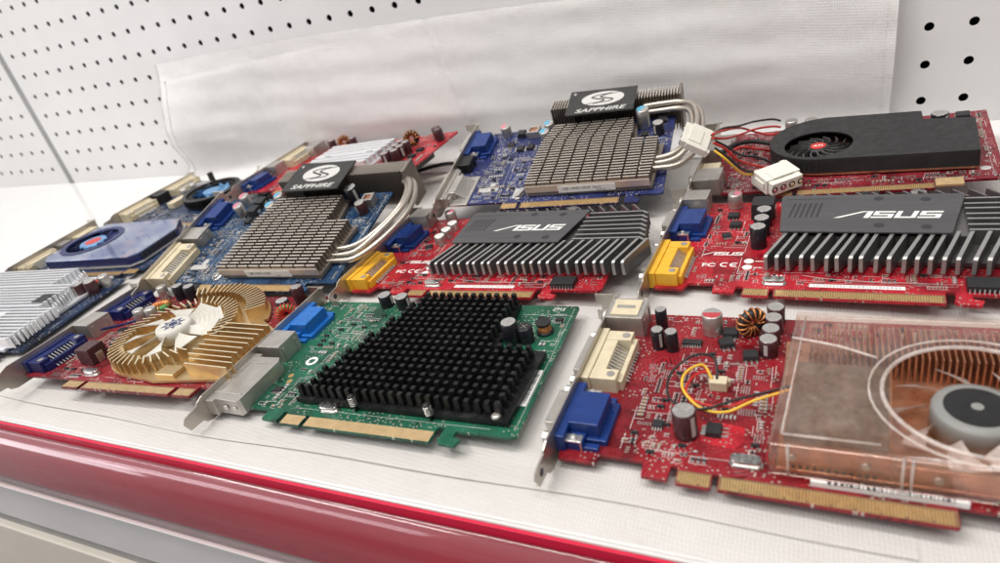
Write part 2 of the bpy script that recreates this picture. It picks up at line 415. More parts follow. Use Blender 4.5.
def bracket(card, holes=True, flange=True, y1=107, mat=None):
    b = MB()
    T = Matrix(((0,0,1,-.9),(1,0,0,0),(0,1,0,0),(0,0,0,1)))      # polygon (y,z) -> plate
    b.prism([(1.5,0),(y1,0),(y1,15.6),(1.5,15.6),(-2.5,14.2),(-3.5,12.9),(-12,12.2),(-14,9.6),(-12,4.4),(-3.5,3.6),(-2.5,1.6)], 0,.9,0,T)
    if flange:
        F = Matrix(((1,0,0,0),(0,0,-1,y1),(0,1,0,0),(0,0,0,1)))
        b.prism([(-.9,0),(-11.4,0),(-11.4,5.5),(-8.6,5.5),(-8.6,9.5),(-11.4,9.5),(-11.4,15.6),(-.9,15.6)],0,.9,0,F)
        b.box(-.9,2.4,y1-3,y1-.1,15.2,15.8,0)
    o = b.build('bracket', mat or STEEL, card, .15)
    if holes:
        h = MB(); h.lathe(0,0,[(1.7,0),(1.7,1.1)],16,0,Matrix.Translation((.1,-8.2,8.3))@Matrix.Rotation(R(-90),4,'Y'))
        h.build('bracket_hole', INK, o)
    return o
def board(card, L, mat, y0=8, y1=106, t0=48, t1=133, key=(60.4,62.6), tong=True, tanmat=None, extra=(), contacts=True, hook=True, label=None, chamfer=1.5, key2=None, strip=None):
    P = [(1,y0)]
    for e in extra: P += e
    if tong:
        P += [(t0,y0),(t0,.6),(t0+.6,0),(key[0]-.4,0),(key[0],.4),(key[0],y0-1),(key[1],y0-1),(key[1],.4),(key[1]+.4,0)]
        if key2: P += [(key2[0],0),(key2[0],y0-1),(key2[1],y0-1),(key2[1],0)]
        P += [(t1-.6,0),(t1,.6),(t1,y0)]
        if hook: P += [(t1+1,y0+1.5),(t1+3.6,y0+1.5),(t1+3.6,4.5),(t1+2.9,2.5),(t1+4.5,0),(t1+12.5,-.4),(t1+13.8,3.6),(t1+9.8,4.6),(t1+9.8,y0)]
    P += [(L-chamfer,y0),(L,y0+chamfer),(L,y1-1),(L-1,y1),(2,y1),(1,y1-1)]
    o = MB().prism(P,3.0,ZT,0).build('circuit_board', mat, card, .12, label)
    if tong and contacts:
        g = MB(); x = t0+1.2
        while x < t1-1:
            if not (key[0]-.8 < x < key[1]+.8) and not (key2 and key2[0]-.8 < x < key2[1]+.8):
                g.box(x-.36,x+.36,.5 if int(x)%7 else 1.4,5.6,ZT,ZT+.06,0)
            x += 1.0
        g.build('edge_contacts', tanmat or GOLD, o)
        q = MB(); q.box(t0+.3,key[0]-.3,.25,6.4,ZT-.01,ZT+.02,0)
        e = key2[0] if key2 else t1
        q.box(key[1]+.3,e-.3,.25,6.4,ZT-.01,ZT+.02,0)
        if key2: q.box(key2[1]+.3,t1-.3,.25,6.4,ZT-.01,ZT+.02,0)
        q.build('contact_strip', strip or GAP, o)
    return o
def smds(card, L, avoid, n, seed, y0=10, y1=104, x0=3, dense=1.0, silk=SILK):
    """soldered-on small parts, far too many to count: one object per card"""
    rd = random.Random(seed); b = MB(); placed = []
    def free(a,c,d,e):
        if a < x0 or c > L-2 or d < y0 or e > y1: return False
        for (p,q,r_,s_) in avoid:
            if a < q and c > p and d < s_ and e > r_: return False
        for (p,q,r_,s_) in placed:
            if a < q and c > p and d < s_ and e > r_: return False
        return True
    tries = 0; k = 0
    while k < n and tries < n*14:
        tries += 1
        x = rd.uniform(x0,L-2); y = rd.uniform(y0,y1)
        kind = rd.random(); m = rd.choice([1,2,3,4,5,6]); hor = rd.random() < .5
        if kind < .62:
            l,w,h = rd.choice([(1.6,.8,.6),(1.6,.8,.45),(1.0,.5,.4),(2.0,1.25,.8)])
            st = w+.75
            W,H = ((l+.6), m*st) if hor else (m*st,(l+.6))
            if not free(x-.4,x+W+.4,y-.4,y+H+.4): continue
            mi = rd.choice([0,0,1,1,3])
            for j in range(m):
                if hor: cx,cy = x+W/2, y+st*(j+.5); dx,dy = l/2,w/2
                else: cx,cy = x+st*(j+.5), y+H/2; dx,dy = w/2,l/2
                if hor:
                    b.box(cx-dx*.55,cx+dx*.55,cy-dy,cy+dy,ZT+.05,ZT+h,mi)
                    b.box(cx-dx-.3,cx-dx*.55,cy-dy,cy+dy,ZT+.02,ZT+h-.03,2); b.box(cx+dx*.55,cx+dx+.3,cy-dy,cy+dy,ZT+.02,ZT+h-.03,2)
                else:
                    b.box(cx-dx,cx+dx,cy-dy*.55,cy+dy*.55,ZT+.05,ZT+h,mi)
                    b.box(cx-dx,cx+dx,cy-dy-.3,cy-dy*.55,ZT+.02,ZT+h-.03,2); b.box(cx-dx,cx+dx,cy+dy*.55,cy+dy+.3,ZT+.02,ZT+h-.03,2)
            if rd.random() < .5:
                for a_,b_,c_,d_ in ((x-.3,x+W+.3,y-.35,y-.22),(x-.3,x+W+.3,y+H+.22,y+H+.35),(x-.35,x-.22,y-.3,y+H+.3)): b.box(a_,b_,c_,d_,ZT,ZT+.04,4)
            placed.append((x-.3,x+W+.3,y-.3,y+H+.3))
        elif kind < .72:
            if not free(x-.4,x+3.4,y-.4,y+3.2): continue
            b.frus(x,x+3,y+.8,y+2.2,ZT+.1,ZT+1.1,.12,1)
            for px in (x+.5,x+2.5): b.box(px-.25,px+.25,y,y+.8,ZT+.02,ZT+.4,2)
            b.box(x+1.25,x+1.75,y+2.2,y+3,ZT+.02,ZT+.4,2); placed.append((x,x+3,y,y+3))
        elif kind < .88:
            nx,ny = rd.randint(2,7), rd.randint(2,5)
            if not free(x-.3,x+nx*1.0,y-.3,y+ny*1.0): continue
            for i in range(nx):
                for j in range(ny): b.box(x+i*1.0,x+i*1.0+.55,y+j*1.0,y+j*1.0+.55,ZT,ZT+.07,2)
            placed.append((x,x+nx,y,y+ny))
        else:
            l = rd.uniform(3,14)
            if hor:
                if not free(x,x+l,y,y+.3): continue
                b.box(x,x+l,y,y+.16,ZT,ZT+.04,4)
            else:
                if not free(x,x+.3,y,y+l): continue
                b.box(x,x+.16,y,y+l,ZT,ZT+.04,4)
        k += 1
    return b.build('small_components', [CERAM, CHIP, SOLDER, SILKG, silk], card, kind='stuff')
def text(card, s, x, y, z, size, mat, rot=0, ext=.03, shear=0, M=None, name='lettering', sx=1, align='LEFT', bold=0):
    cu = bpy.data.curves.new(name,'FONT'); cu.body = s; cu.size = size*MM; cu.extrude = ext*MM; cu.shear = shear; cu.align_x = align; cu.offset = bold*MM
    ob = bpy.data.objects.new('tmp', cu); COL.objects.link(ob)
    bpy.context.view_layer.update()
    me = bpy.data.meshes.new_from_object(ob.evaluated_get(bpy.context.evaluated_depsgraph_get()))
    bpy.data.objects.remove(ob)
    me.materials.clear(); me.materials.append(mat)
    for v in me.vertices: v.co.x *= sx
    o = link(name, me, card)
    if M is None: M = Matrix.Translation((x*MM,y*MM,z*MM)) @ Matrix.Rotation(rot,4,'Z')
    o.matrix_local = M
    return o
def wordmark(card, x, y, z, w, mat, rot=0):
    """the four wide slanted letters, w mm long"""
    b = MB(); u = w/5.9; h = u*1.05
    def P(pts): b.prism([(u*(px+.28*py)+0, h*py) for px,py in pts],0,.05,0)
    P([(-.95,0),(.62,1),(1.0,1),(1.0,.86),(.72,.86),(-.55,0)]); P([(.72,.86),(1.0,1),(1.3,1),(1.3,0),(.95,0),(.95,.86)])
    def S(o):
        P([(o,.8),(o+.0,1),(o+1.25,1),(o+1.25,.8)]); P([(o,.4),(o,.8),(o+.3,.8),(o+.3,.4)])
        P([(o+.3,.4),(o+.3,.6),(o+1.25,.6),(o+1.25,.4)]); P([(o+.95,.2),(o+.95,.4),(o+1.25,.4),(o+1.25,.2)]); P([(o-.05,0),(o-.05,.2),(o+1.25,.2),(o+1.25,0)])
    S(1.42)
    P([(2.8,.2),(2.8,1),(3.1,1),(3.1,.2)]); P([(2.8,0),(2.8,.2),(4.05,.2),(4.05,0)]); P([(3.75,.2),(3.75,1),(4.05,1),(4.05,.2)])
    S(4.2)
    o = b.build('lettering', mat, card); o.location = (x*MM,y*MM,z*MM); o.rotation_euler = (0,0,rot); return o
def fan_blades(cx, cy, z, r0, r1, n, h, twist, sweep, th=.5, mi=0, b=None):
    b = b or MB()
    for k in range(n):
        a = 2*math.pi*k/n; steps = 6; vs = []
        for i in range(steps+1):
            t = i/steps; r = r0+(r1-r0)*t; aa = a+sweep*t
            half = twist*(.6+.4*t)
            for s_ in (-1,1):
                an = aa+s_*half
                vs.append((cx+r*math.cos(an), cy+r*math.sin(an), z+s_*h/2))
        up = [(x,y,zz+th) for x,y,zz in vs]; m = len(vs)
        fs = []
        for i in range(steps):
            p = 2*i; fs += [(m+p,m+p+2,m+p+3,m+p+1),(p,p+1,p+3,p+2),(p,p+2,m+p+2,m+p),(p+1,m+p+1,m+p+3,p+3)]
        fs += [(0,m,m+1,1),(m-2,m-1,2*m-1,2*m-2)]
        b.add(vs+up, fs, mi, False)
    return b
def arc(cx,cy,r,a0,a1,n): return [(cx+r*math.cos(R(a0+(a1-a0)*k/n)), cy+r*math.sin(R(a0+(a1-a0)*k/n))) for k in range(n+1)]
GRP = 'graphics cards laid out on the shelf'

# ================================================================== CARD: green with black pin heatsink
def green_card():
    c = thing('graphics_card','green graphics card with a black pin-grid heatsink and bright blue video socket','graphics card',(638,-375.8,0),(0,-.02,.012),GRP)
    L = 171
    board(c, L, PCB_GREEN, extra=[[(35,8),(35.5,1.5),(45.5,1),(45.5,8)]], strip=TAN, tanmat=TAN)
    bracket(c, holes=False)
    b = MB(); b.prism([(0,1.5),(6,1.5),(6,3.5),(21,3),(22,5),(22,36),(20,39),(6,38.5),(6,41),(0,41)],3.2,12.6,0); b.box(1.5,20,8,9.2,12.6,13,0); b.box(3,19,33,34,12.6,13,0); b.box(3,4,9.3,32.9,12.6,12.95,0)
    o = b.build('dvi_socket',STEELD,c,.6)
    for y in (9,15): MB().lathe(0,0,[(1.5,0),(1.5,.5)],10,0,Matrix.Translation((12+(y-9),2.9,8))@Matrix.Rotation(R(90),4,'X')).build('latch_pin',SOLDER,o)
    MB().box(-5.5,-1,7,36,4.2,12.7,0).build('metal_shell',STEELD,o,.2)
    svideo(c, 44, 60, STEELD, 16, 12)
    vga(c, 60.5, 94, AZURE)
    hs = MB()
    hs.prism([(49,14.5),(166,13),(167,62),(140,64),(139,103),(80,103),(80,98),(58,40)],5.4,8,0)
    inside = lambda x,y: x > 50.5+(y-17)*.34 and (y < 61 or x < 137)
    j = 0; y = 17.5
    while y < 102:
        x = 52.2
        while x < (163.5 if y < 58 else 158):
            if inside(x,y): 
                _j = math.sin(x*12.9+y*78.2)*.12; _k = math.cos(x*7.7+y*31.1)*.12; _M = Matrix.Translation((_j,_k,math.sin(x*3+y*5)*.06)) @ Matrix.Rotation(_k*.18,4,'X')
                hs.frus(x-1.45,x+1.45,y-1.45,y+1.45,7.7,14.7,.35,0,Matrix.Translation((_j*.3,0,0)) @ Matrix.Translation((x,y,8)) @ Matrix.Rotation(_k*.22,4,'X') @ Matrix.Rotation(_j*.22,4,'Y') @ Matrix.Translation((-x,-y,-8)))
            x += 4.95
        y += 4.95
    h = hs.build('heatsink', BLACKAN, c)
    for x,y in ((86,13.6),(128,12.8)):
        s = MB(); s.lathe(x,y,[(.8,5),(.8,13),(1.7,13.1),(1.7,13.8),(.8,14.4)],14,0)
        for k in range(5): s.tube([(x+1.7*math.cos(a),y+1.7*math.sin(a),8.0+k*1.05+a*.15) for a in [2*math.pi*i/12 for i in range(12)]],.3,6,1,sub=1,closed=True)
        s.build('spring_pin',[BLACKP,CHROME],h)
    s = MB(); s.lathe(160,15.5,[(2.2,8),(2.2,9),(1.2,9.6)],14,0); s.build('screw',STEELD,h)
    cap(c,50,103,4.2,8); cap(c,63,101.5,4.2,8); cap(c,145.5,72,4.2,13); cap(c,152.5,74,4,9,top=BLACKP)
    drumcoil(c,159.5,82,4.4,6.6)
    xtal(c,71,12)
    for x,y,m in ((33,47,PAPER),(28.5,34,YELW),(31,29.5,YELW)):
        s = MB()
        if m is PAPER: s.ringprism([(x+3.6*math.cos(a),y+3.6*math.sin(a)) for a in [2*math.pi*i/20 for i in range(20)]],[(x+2*math.cos(a),y+2*math.sin(a)) for a in [2*math.pi*i/20 for i in range(20)]],ZT,ZT+.08,0)
        else: s.lathe(x,y,[(1.7,ZT),(1.7,ZT+.1)],16,0)
        s.build('round_sticker' if m is not PAPER else 'pad_ring', PAPER if m is PAPER else GOLD, c)
    lb = MB(); lb.box(162.5,168.5,27,52,ZT,ZT+.1,0)
    o = lb.build('barcode_label',PAPER,c)
    bc = MB(); rd = random.Random(4); y = 29
    while y < 49:
        w = rd.choice([.25,.4,.7]); bc.box(165.4,167.8,y,y+w,ZT+.1,ZT+.13,0); y += w+rd.choice([.3,.5])
    for k in range(9): bc.box(163.4,164.4,29+k*2.1,30.3+k*2.1,ZT+.1,ZT+.13,0)
    bc.build('barcode',INK,o)
    s = MB()
    for a in ((168.9,169.1,12,104),(150,169,66.5,66.7),(142,168.9,97,97.2),(50,158,11.2,11.4),(46,46.2,14,40),(169,170.2,96,96.2)): s.box(a[0],a[1],a[2],a[3],ZT,ZT+.04,0)
    s.build('silkscreen_lines',SILKG,c)
    text(c,'ZM3',157,101.5,ZT+.01,3.6,SILK,0,.02)
    soic(c,164,92,3,4,1.4,3); soic(c,30,22,4,5,1.6,4); soic(c,42,27,3,3.5,1.3,3,R(90))
    av = [(0,24,0,96),(48,168,10,64),(56,141,60,106),(58,150,40,106),(44,70,96,106),(140,158,66,80),(153,165,76,88),(160,170,25,54),(153,170,99,106),(64,78,8,16),(25,39,42,52),(26,34,28,38)]
    smds(c, L, av, 420, 11, y0=8.6)
    return c

# ================================================================== CARD: crimson with clear cover over copper
def crimson_card():
    c = thing('graphics_card','crimson graphics card with a clear plastic cover over its copper cooler and fan','graphics card',(826.1,-373.1,0),(0,-.02,-.031+.012),GRP)
    L = 205
    board(c, L, PCB_ATI, extra=[[(1,8),(2,3.5),(17,3.5),(18,8)],[(35,8),(35.5,1),(45,1),(45.5,8)]], hook=False)
    bracket(c)
    vga(c, 7.5, 41, BLUEP)
    dvi(c, 43.5, 81, CREAM, 16.5, 9.6)
    svideo(c, 86, 103, STEELD, 18, 12.5, top=CREAM)
    # cover
    A = [(79,13),(79,86)]
    x0,x1,y0,y1 = 79,196,9,87
    cv = MB()
    n = 48; cx,cy,r = 141,40,27.5
    hole = [(cx+r*math.cos(2*math.pi*k/n), cy+r*math.sin(2*math.pi*k/n)) for k in range(n)]
    out = []
    for k in range(n):
        a = 2*math.pi*k/n; dx,dy = math.cos(a),math.sin(a)
        tx = ((x1-cx)/dx if dx > 0 else (x0-cx)/dx) if abs(dx) > 1e-6 else 1e9
        ty = ((y1-cy)/dy if dy > 0 else (y0-cy)/dy) if abs(dy) > 1e-6 else 1e9
        t = min(tx,ty); out.append((cx+dx*t, cy+dy*t))
    # snap nearest ring points onto the four corners
    for q in ((x0,y0),(x1,y0),(x1,y1),(x0,y1)):
        i = min(range(n), key=lambda k:(out[k][0]-q[0])**2+(out[k][1]-q[1])**2); out[i] = q
    out = [(x+(6*(y-y0)/(y1-y0) if x < x0+.01 else 0),y) for x,y in out]
    cv.ringprism(out, hole, 20.8,22.3,0)
    for a in ((x0,x1,y0,y0+1.4),(x0+6,x1,y1-1.4,y1),(x1-1.4,x1,y0+1.41,y1-1.41)): cv.box(a[0],a[1],a[2],a[3],6.2,20.79,0)
    cv.prism([(x0,y0+1.41),(x0+1.4,y0+1.41),(x0+7.2,y1-1.41),(x0+5.8,y1-1.41)],6.2,20.79,0)
    cover = cv.build('clear_cover',ACRYL,c,.7)
    rim = MB()
    rim.tube([(cx+(r)*math.cos(2*math.pi*k/40), cy+(r)*math.sin(2*math.pi*k/40),22.2) for k in range(40)],.8,8,0,sub=1,closed=True)
    rim.tube([(cx+(r+4)*math.cos(2*math.pi*k/40), cy+(r+4)*math.sin(2*math.pi*k/40),22.4) for k in range(40)],.45,8,0,sub=1,closed=True)
    rim.tube([(x0+4,y0+4,22.4),(112,y0+4,22.4)],.4,6,0,sub=1); rim.tube([(x0+4,y0+4,22.4),(x0+9.5,y1-4,22.4)],.4,6,0,sub=1); rim.tube([(x0+9.5,y1-4,22.4),(x1-4,y1-4,22.4)],.4,6,0,sub=1)
    rim.tube([(x0+5,68,22.4),(100,64,22.4),(113,58,22.4)],.6,6,0,sub=3)
    for x in (118,120.5,x0+6): rim.tube([(x,y0-.1,7),(x,y0-.1,21.8)],.5,6,0,sub=1)
    rim.build('moulded_rim',ACRYLE,cover)
    cop = MB()
    cop.box(81,194,11.5,85,5.8,7.6,0)
    cop.prism([(82,12),(115,12),(118,58),(85.5,58)],7.6,18.2,0)
    cop.box(116,194,12,13.2,7.6,15,0)
    k = 0
    x = 90
    while x < 192:
        cop.box(x,x+.6,64,84,7.6,18.5,0); x += 2.1
    h = cop.build('copper_cooler',COPPER,c,.12)
    s = MB(); s.prism([(83.5,14),(114.5,14),(117,57.5),(86.5,57.5)],18.2,18.6,0); s.build('thermal_sheet',PAD,h)
    s = MB()
    for x,z in ((86,13),(108,13),(128,11)): s.lathe(0,0,[(1.5,0),(1.3,.8)],12,0,Matrix.Translation((x,12,z))@Matrix.Rotation(R(90),4,'X'))
    s.build('screws',STEELD,h)
    s = MB(); x = 86
    while x < 111: s.box(x,x+1.1,11.7,12.05,8.2,9.4,0); x += 2.2
    s.build('vent_slots',INK,h)
    f = MB(); f.lathe(cx,cy,[(13,8),(13,16.6),(12.4,17.8),(9.6,18.2)],40,0)
    f.lathe(cx,cy,[(9.5,18.1),(9.5,18.4)],40,1); f.lathe(cx,cy,[(1.8,18.4),(1.8,18.6)],16,0)
    fan = f.build('fan_hub',[HUBG,BLACKP],c)
    b = fan_blades(cx,cy,12,14,25,9,5,.2,.35); b.build('fan_blades',ACRYLE,fan)
    # fan lead
    for m,pts,rr in ((BLKW,[(56,54,9),(54,62,14),(46,60,16),(38,50,13),(40,38,10),(52,34,10),(66,40,12),(79,46,13),(90,50,15)],.55),
                  (YELW,[(54,54,9),(50,58,13),(44,52,13),(44,44,11),(52,36,9),(62,34,10),(72,40,12),(88,48,14)],.6),
                  (REDP,[(55,54,8),(51,56,11),(46,50,11),(46,42,10),(54,38,9),(64,38,10),(74,44,12),(88,49,13)],.55)):
        MB().tube(pts,rr,8,0,sub=8).build('fan_wire',m,c)
    s = MB(); s.box(53,60,51.5,56.5,ZT,ZT+4.6,0); s.box(52,61,55,57.5,ZT,ZT+3,0); s.build('fan_header',CREAM,c,.3)
    cap(c,25,95,2.8,11); cap(c,26.5,79,3,10.5); cap(c,33,78,3,10.5)
    cap(c,49,93,4.6,11,sleeve=STEELD,mark=REDTOP,rot=R(180)); cap(c,48,25,4.6,12.5,sleeve=SLEEVEB)
    for x,y in ((75.5,104),(75,95.5),(74.5,87),(74,79)): cap(c,x,y,3.9,8.5,sleeve=SLEEVEB)
    toroid(c,66,93,4.2,2.3,core=BLACKP,turns=12)
    dpak(c,56,84,R(20)); dpak(c,58,28,R(90)); dpak(c,67,76,R(10)); dpak(c,57,92)
    soic(c,41,83,4,9,1.6,8); soic(c,36.5,28,4,4.5,1.4,4); xtal(c,71,13.5)
    r_ = MB(); r_.prism([(54,22),(66,20),(69,24),(69,32),(58,34),(52,31)],ZT,ZT+.08,0); r_.build('copper_pad',PCB_BRIGHT,c)
    lb = MB(); lb.box(93,134,7.4,10.4,6.2,6.35,0)
    lb2 = MB(); lb2.box(92,136,7.9,8.9,ZT,7,0); lb2.build('barcode_label',PAPER,c)
    bc = MB(); rd = random.Random(5); x = 97
    while x < 132:
        w = rd.choice([.4,.7,1.2]); bc.box(x,x+w,7.5,8.8,7.0,7.04,0); x += w+rd.choice([.4,.7])
    bc.build('barcode',INK,c)
    text(c,'E5A',142,10,ZT+.01,5,INK,0,.03)
    s = MB()
    for a in ((36,36.2,14,24),(36,68,14,14.2),(24,50,35,35.2),(40,70,70,70.2)): s.box(*a,ZT,ZT+.04,0)
    s.build('silkscreen_lines',SILKG,c)
    av = [(0,24,0,104),(78,205,0,90),(20,38,70,100),(44,54,88,98),(60,80,72,106),(43,53,20,30),(51,70,18,35),(51,62,50,58),(35,48,78,88),(50,62,78,98),(62,80,10,18)]
    smds(c, 200, av, 520, 21, y0=8.6)
    return c

# ================================================================== CARDS: bright red with long grey-finned cooler
def finned_card(lab, loc, rot, L=171, low=False):
    c = thing('graphics_card',lab,'graphics card',loc,rot,GRP)
    board(c, L, PCB_BRIGHT, extra=[[(1,8),(3,3.5),(18,3.5),(20,9.5),(33,9.5),(33.5,2),(44,2),(44.5,8)]])
    bracket(c)
    dvi(c, 5, 43, YELP, 16, 9.6)
    vga(c, 53.5, 88, BLUEP)
    svideo(c, 90, 104, STEELD, 15, 12.5)
    h = MB()
    h.prism([(62,30),(182,30),(182,84),(60,84)],5.4,7.6,0)
    h.prism([(66,46),(146,46),(146,82),(62,82)],7.6,13,0)
    n = 24; zt = 15.8
    for k in range(n):      # crosswise slanted fins on the front side
        x = 56.5+k*5.4; back = 46
        T = Matrix(((.3+.02*math.sin(k*5.3),.03*math.sin(k*2.9),1,x-6.0),(1,0,0,0),(0,1,0,0),(0,0,0,1)))
        h.prism([(20,7.2),(20,zt-.8),(21.2,zt),(back,zt),(back,5.6),(30,5.6)],-.1,1.6,0,T)
        h.prism([(19.95,7.4),(19.95,zt-.8),(21.2,zt+.06),(back,zt+.06),(back,zt),(21.23,zt),(20,zt-.8),(20,7.4)],-.09,1.59,1,T)
    for k in range(7):      # lengthwise fins at the far end
        y = 47+k*5.7; e = k*.9; z1 = zt-.2*(k%2)
        h.prism([(144,y),(184-e,y),(187.5-e,y-3),(188.6-e,y-2.2),(184.6-e,y+1.4),(144,y+1.4)],7.6,z1,0)
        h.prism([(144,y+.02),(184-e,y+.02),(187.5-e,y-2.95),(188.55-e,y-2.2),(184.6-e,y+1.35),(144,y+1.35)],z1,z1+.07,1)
    for k in range(15):     # short slanted fins on the back side
        x = 72+k*7.4
        h.add([(x,84,7.6),(x+1.5,84,7.6),(x-5.2,94,7.6),(x-6.7,94,7.6),(x,84,zt),(x+1.5,84,zt),(x-4.5,92.5,zt),(x-6,92.5,zt)],[(0,3,2,1),(4,5,6,7),(0,1,5,4),(1,2,6,5),(2,3,7,6),(3,0,4,7)],0)
    hs = h.build('heatsink',[ALUD,ALUT],c)
    p = MB(); p.prism([(61.5,44.5),(58.5,86),(60,88),(143.5,85),(145,83),(137,42)],16.2,17.2,0)
    pl = p.build('cover_plate',DKGREY,hs,.25)
    s = MB()
    for k in range(6): s.prism([(64+k*2.7,60),(65.2+k*2.7,60),(67+k*2.7,77),(65.8+k*2.7,77)],17.2,17.25,0)
    s.build('vent_slots',INK,pl)
    for x,y in ((107,50),(107,81),(128,79),(127,48)): MB().lathe(x,y,[(2.4,17.18),(2.4,17.3)],20,0).build('hole',INK,pl)
    MB().box(62,86,82,82.6,17.2,17.24,0).build('groove',INK,pl)
    wordmark(pl,93,58.5,17.22,43,SILK,R(-2))
    s = MB(); s.box(62,146,35,66,.4,2.6,0); s.build('back_plate',BLACKAN,c,.2)
    # parts on the board
    cap(c,30,100,4.2,9.5,sleeve=STEELD,mark=PINKTOP)
    if low:
        for x,y in ((38,87),(38,77),(38,67)): cap(c,x,y,3.9,6.5,sleeve=STEELD,top=SILK)
        s = MB(); s.ringprism([(28+4.6*math.cos(R(15*k)),62+4.6*math.sin(R(15*k))) for k in range(24)],[(28+4*math.cos(R(15*k)),62+4*math.sin(R(15*k))) for k in range(24)],ZT,ZT+.06,0); s.build('silkscreen_ring',SILKG,c)
    else:
        for y in (75,64,49.5): cap(c,50,y,4.3,11 if y > 60 else 13,sleeve=SLEEVE)
        choke(c,48,88,13,10)
    choke(c,102,101,12,5); cap(c,126,100,4.2,7); dpak(c,31,86); dpak(c,34,74); soic(c,31,61,5,5,1.6,5,R(20))
    xtal(c,62,11.5); soic(c,148,14,9,14,3,8)
    wordmark(c,24,39.5,ZT,20,SILK)
    text(c,'FC',23,27.2,ZT+.01,5,SILK,0,.02,sx=1.25,bold=.14)
    for x0_,bar in ((35.3,False),(40.3,True)):
        s = MB(); n_ = 14
        o_ = [(x0_+2.7*math.cos(R(60+240*k/n_)),29.3+2.3*math.sin(R(60+240*k/n_))) for k in range(n_+1)]; i_ = [(x0_+1.8*math.cos(R(60+240*k/n_)),29.3+1.45*math.sin(R(60+240*k/n_))) for k in range(n_+1)]
        s.prism(o_+i_[::-1],ZT,ZT+.05,0)
        if bar: s.box(x0_-2,x0_+.8,28.95,29.65,ZT,ZT+.04,0)
        s.build('lettering',SILK,c)
    s = MB()
    for a in ((42.8,43,20,37),(42.8,58,20,20.2),(43.4,43.6,44,63)): s.box(*a,ZT,ZT+.04,0)
    for x,y in ((47,33.5),(47,27)): s.lathe(x,y,[(2.5,ZT),(2.5,ZT+.05)],24,0); s.box(50.2,54.5,y-.4,y+.3,ZT,ZT+.04,0)
    for k in range(3): s.box(60+k*2,61+k*2,18,20,ZT,ZT+.04,0)
    s.build('silkscreen_marks',SILK,c)
    lb = MB(); lb.box(78,118,9.6,12.4,ZT,ZT+.1,0); lb.build('label_strip',PAPER,c)
    bc = MB(); rd = random.Random(8); x = 80
    while x < 116:
        w = rd.choice([.4,.7,1.1]); bc.box(x,x+w,10.2,11.8,ZT+.1,ZT+.13,0); x += w+rd.choice([.6,.9])
    bc.build('label_print',SILKG,c)
    s = MB()
    for a in ((70,140,15.6,15.75),(75,138,13.6,13.72),(66,66.15,10,24)): s.box(*a,ZT,ZT+.04,0)
    s.tube([(74,20,ZT+.3),(84,16,ZT+1.2),(100,14.5,ZT+1.2),(130,15,ZT+.4)],.14,5,0,sub=8)
    s.build('silkscreen_lines',SILKG,c)
    av = [(0,19,0,106),(54,176,24,95),(24,36,94,106),(44,56,46,84),(40,56,80,96),(94,112,90,106),(120,132,93,104),(26,38,68,92),(26,36,55,66),(24,60,26,48),(22,40,20,36),(55,69,8,16),(139,158,6,22),(77,119,9,13),(19,34,8,10)]
    smds(c, L, av, 330, 31, y0=10.6)
    return c

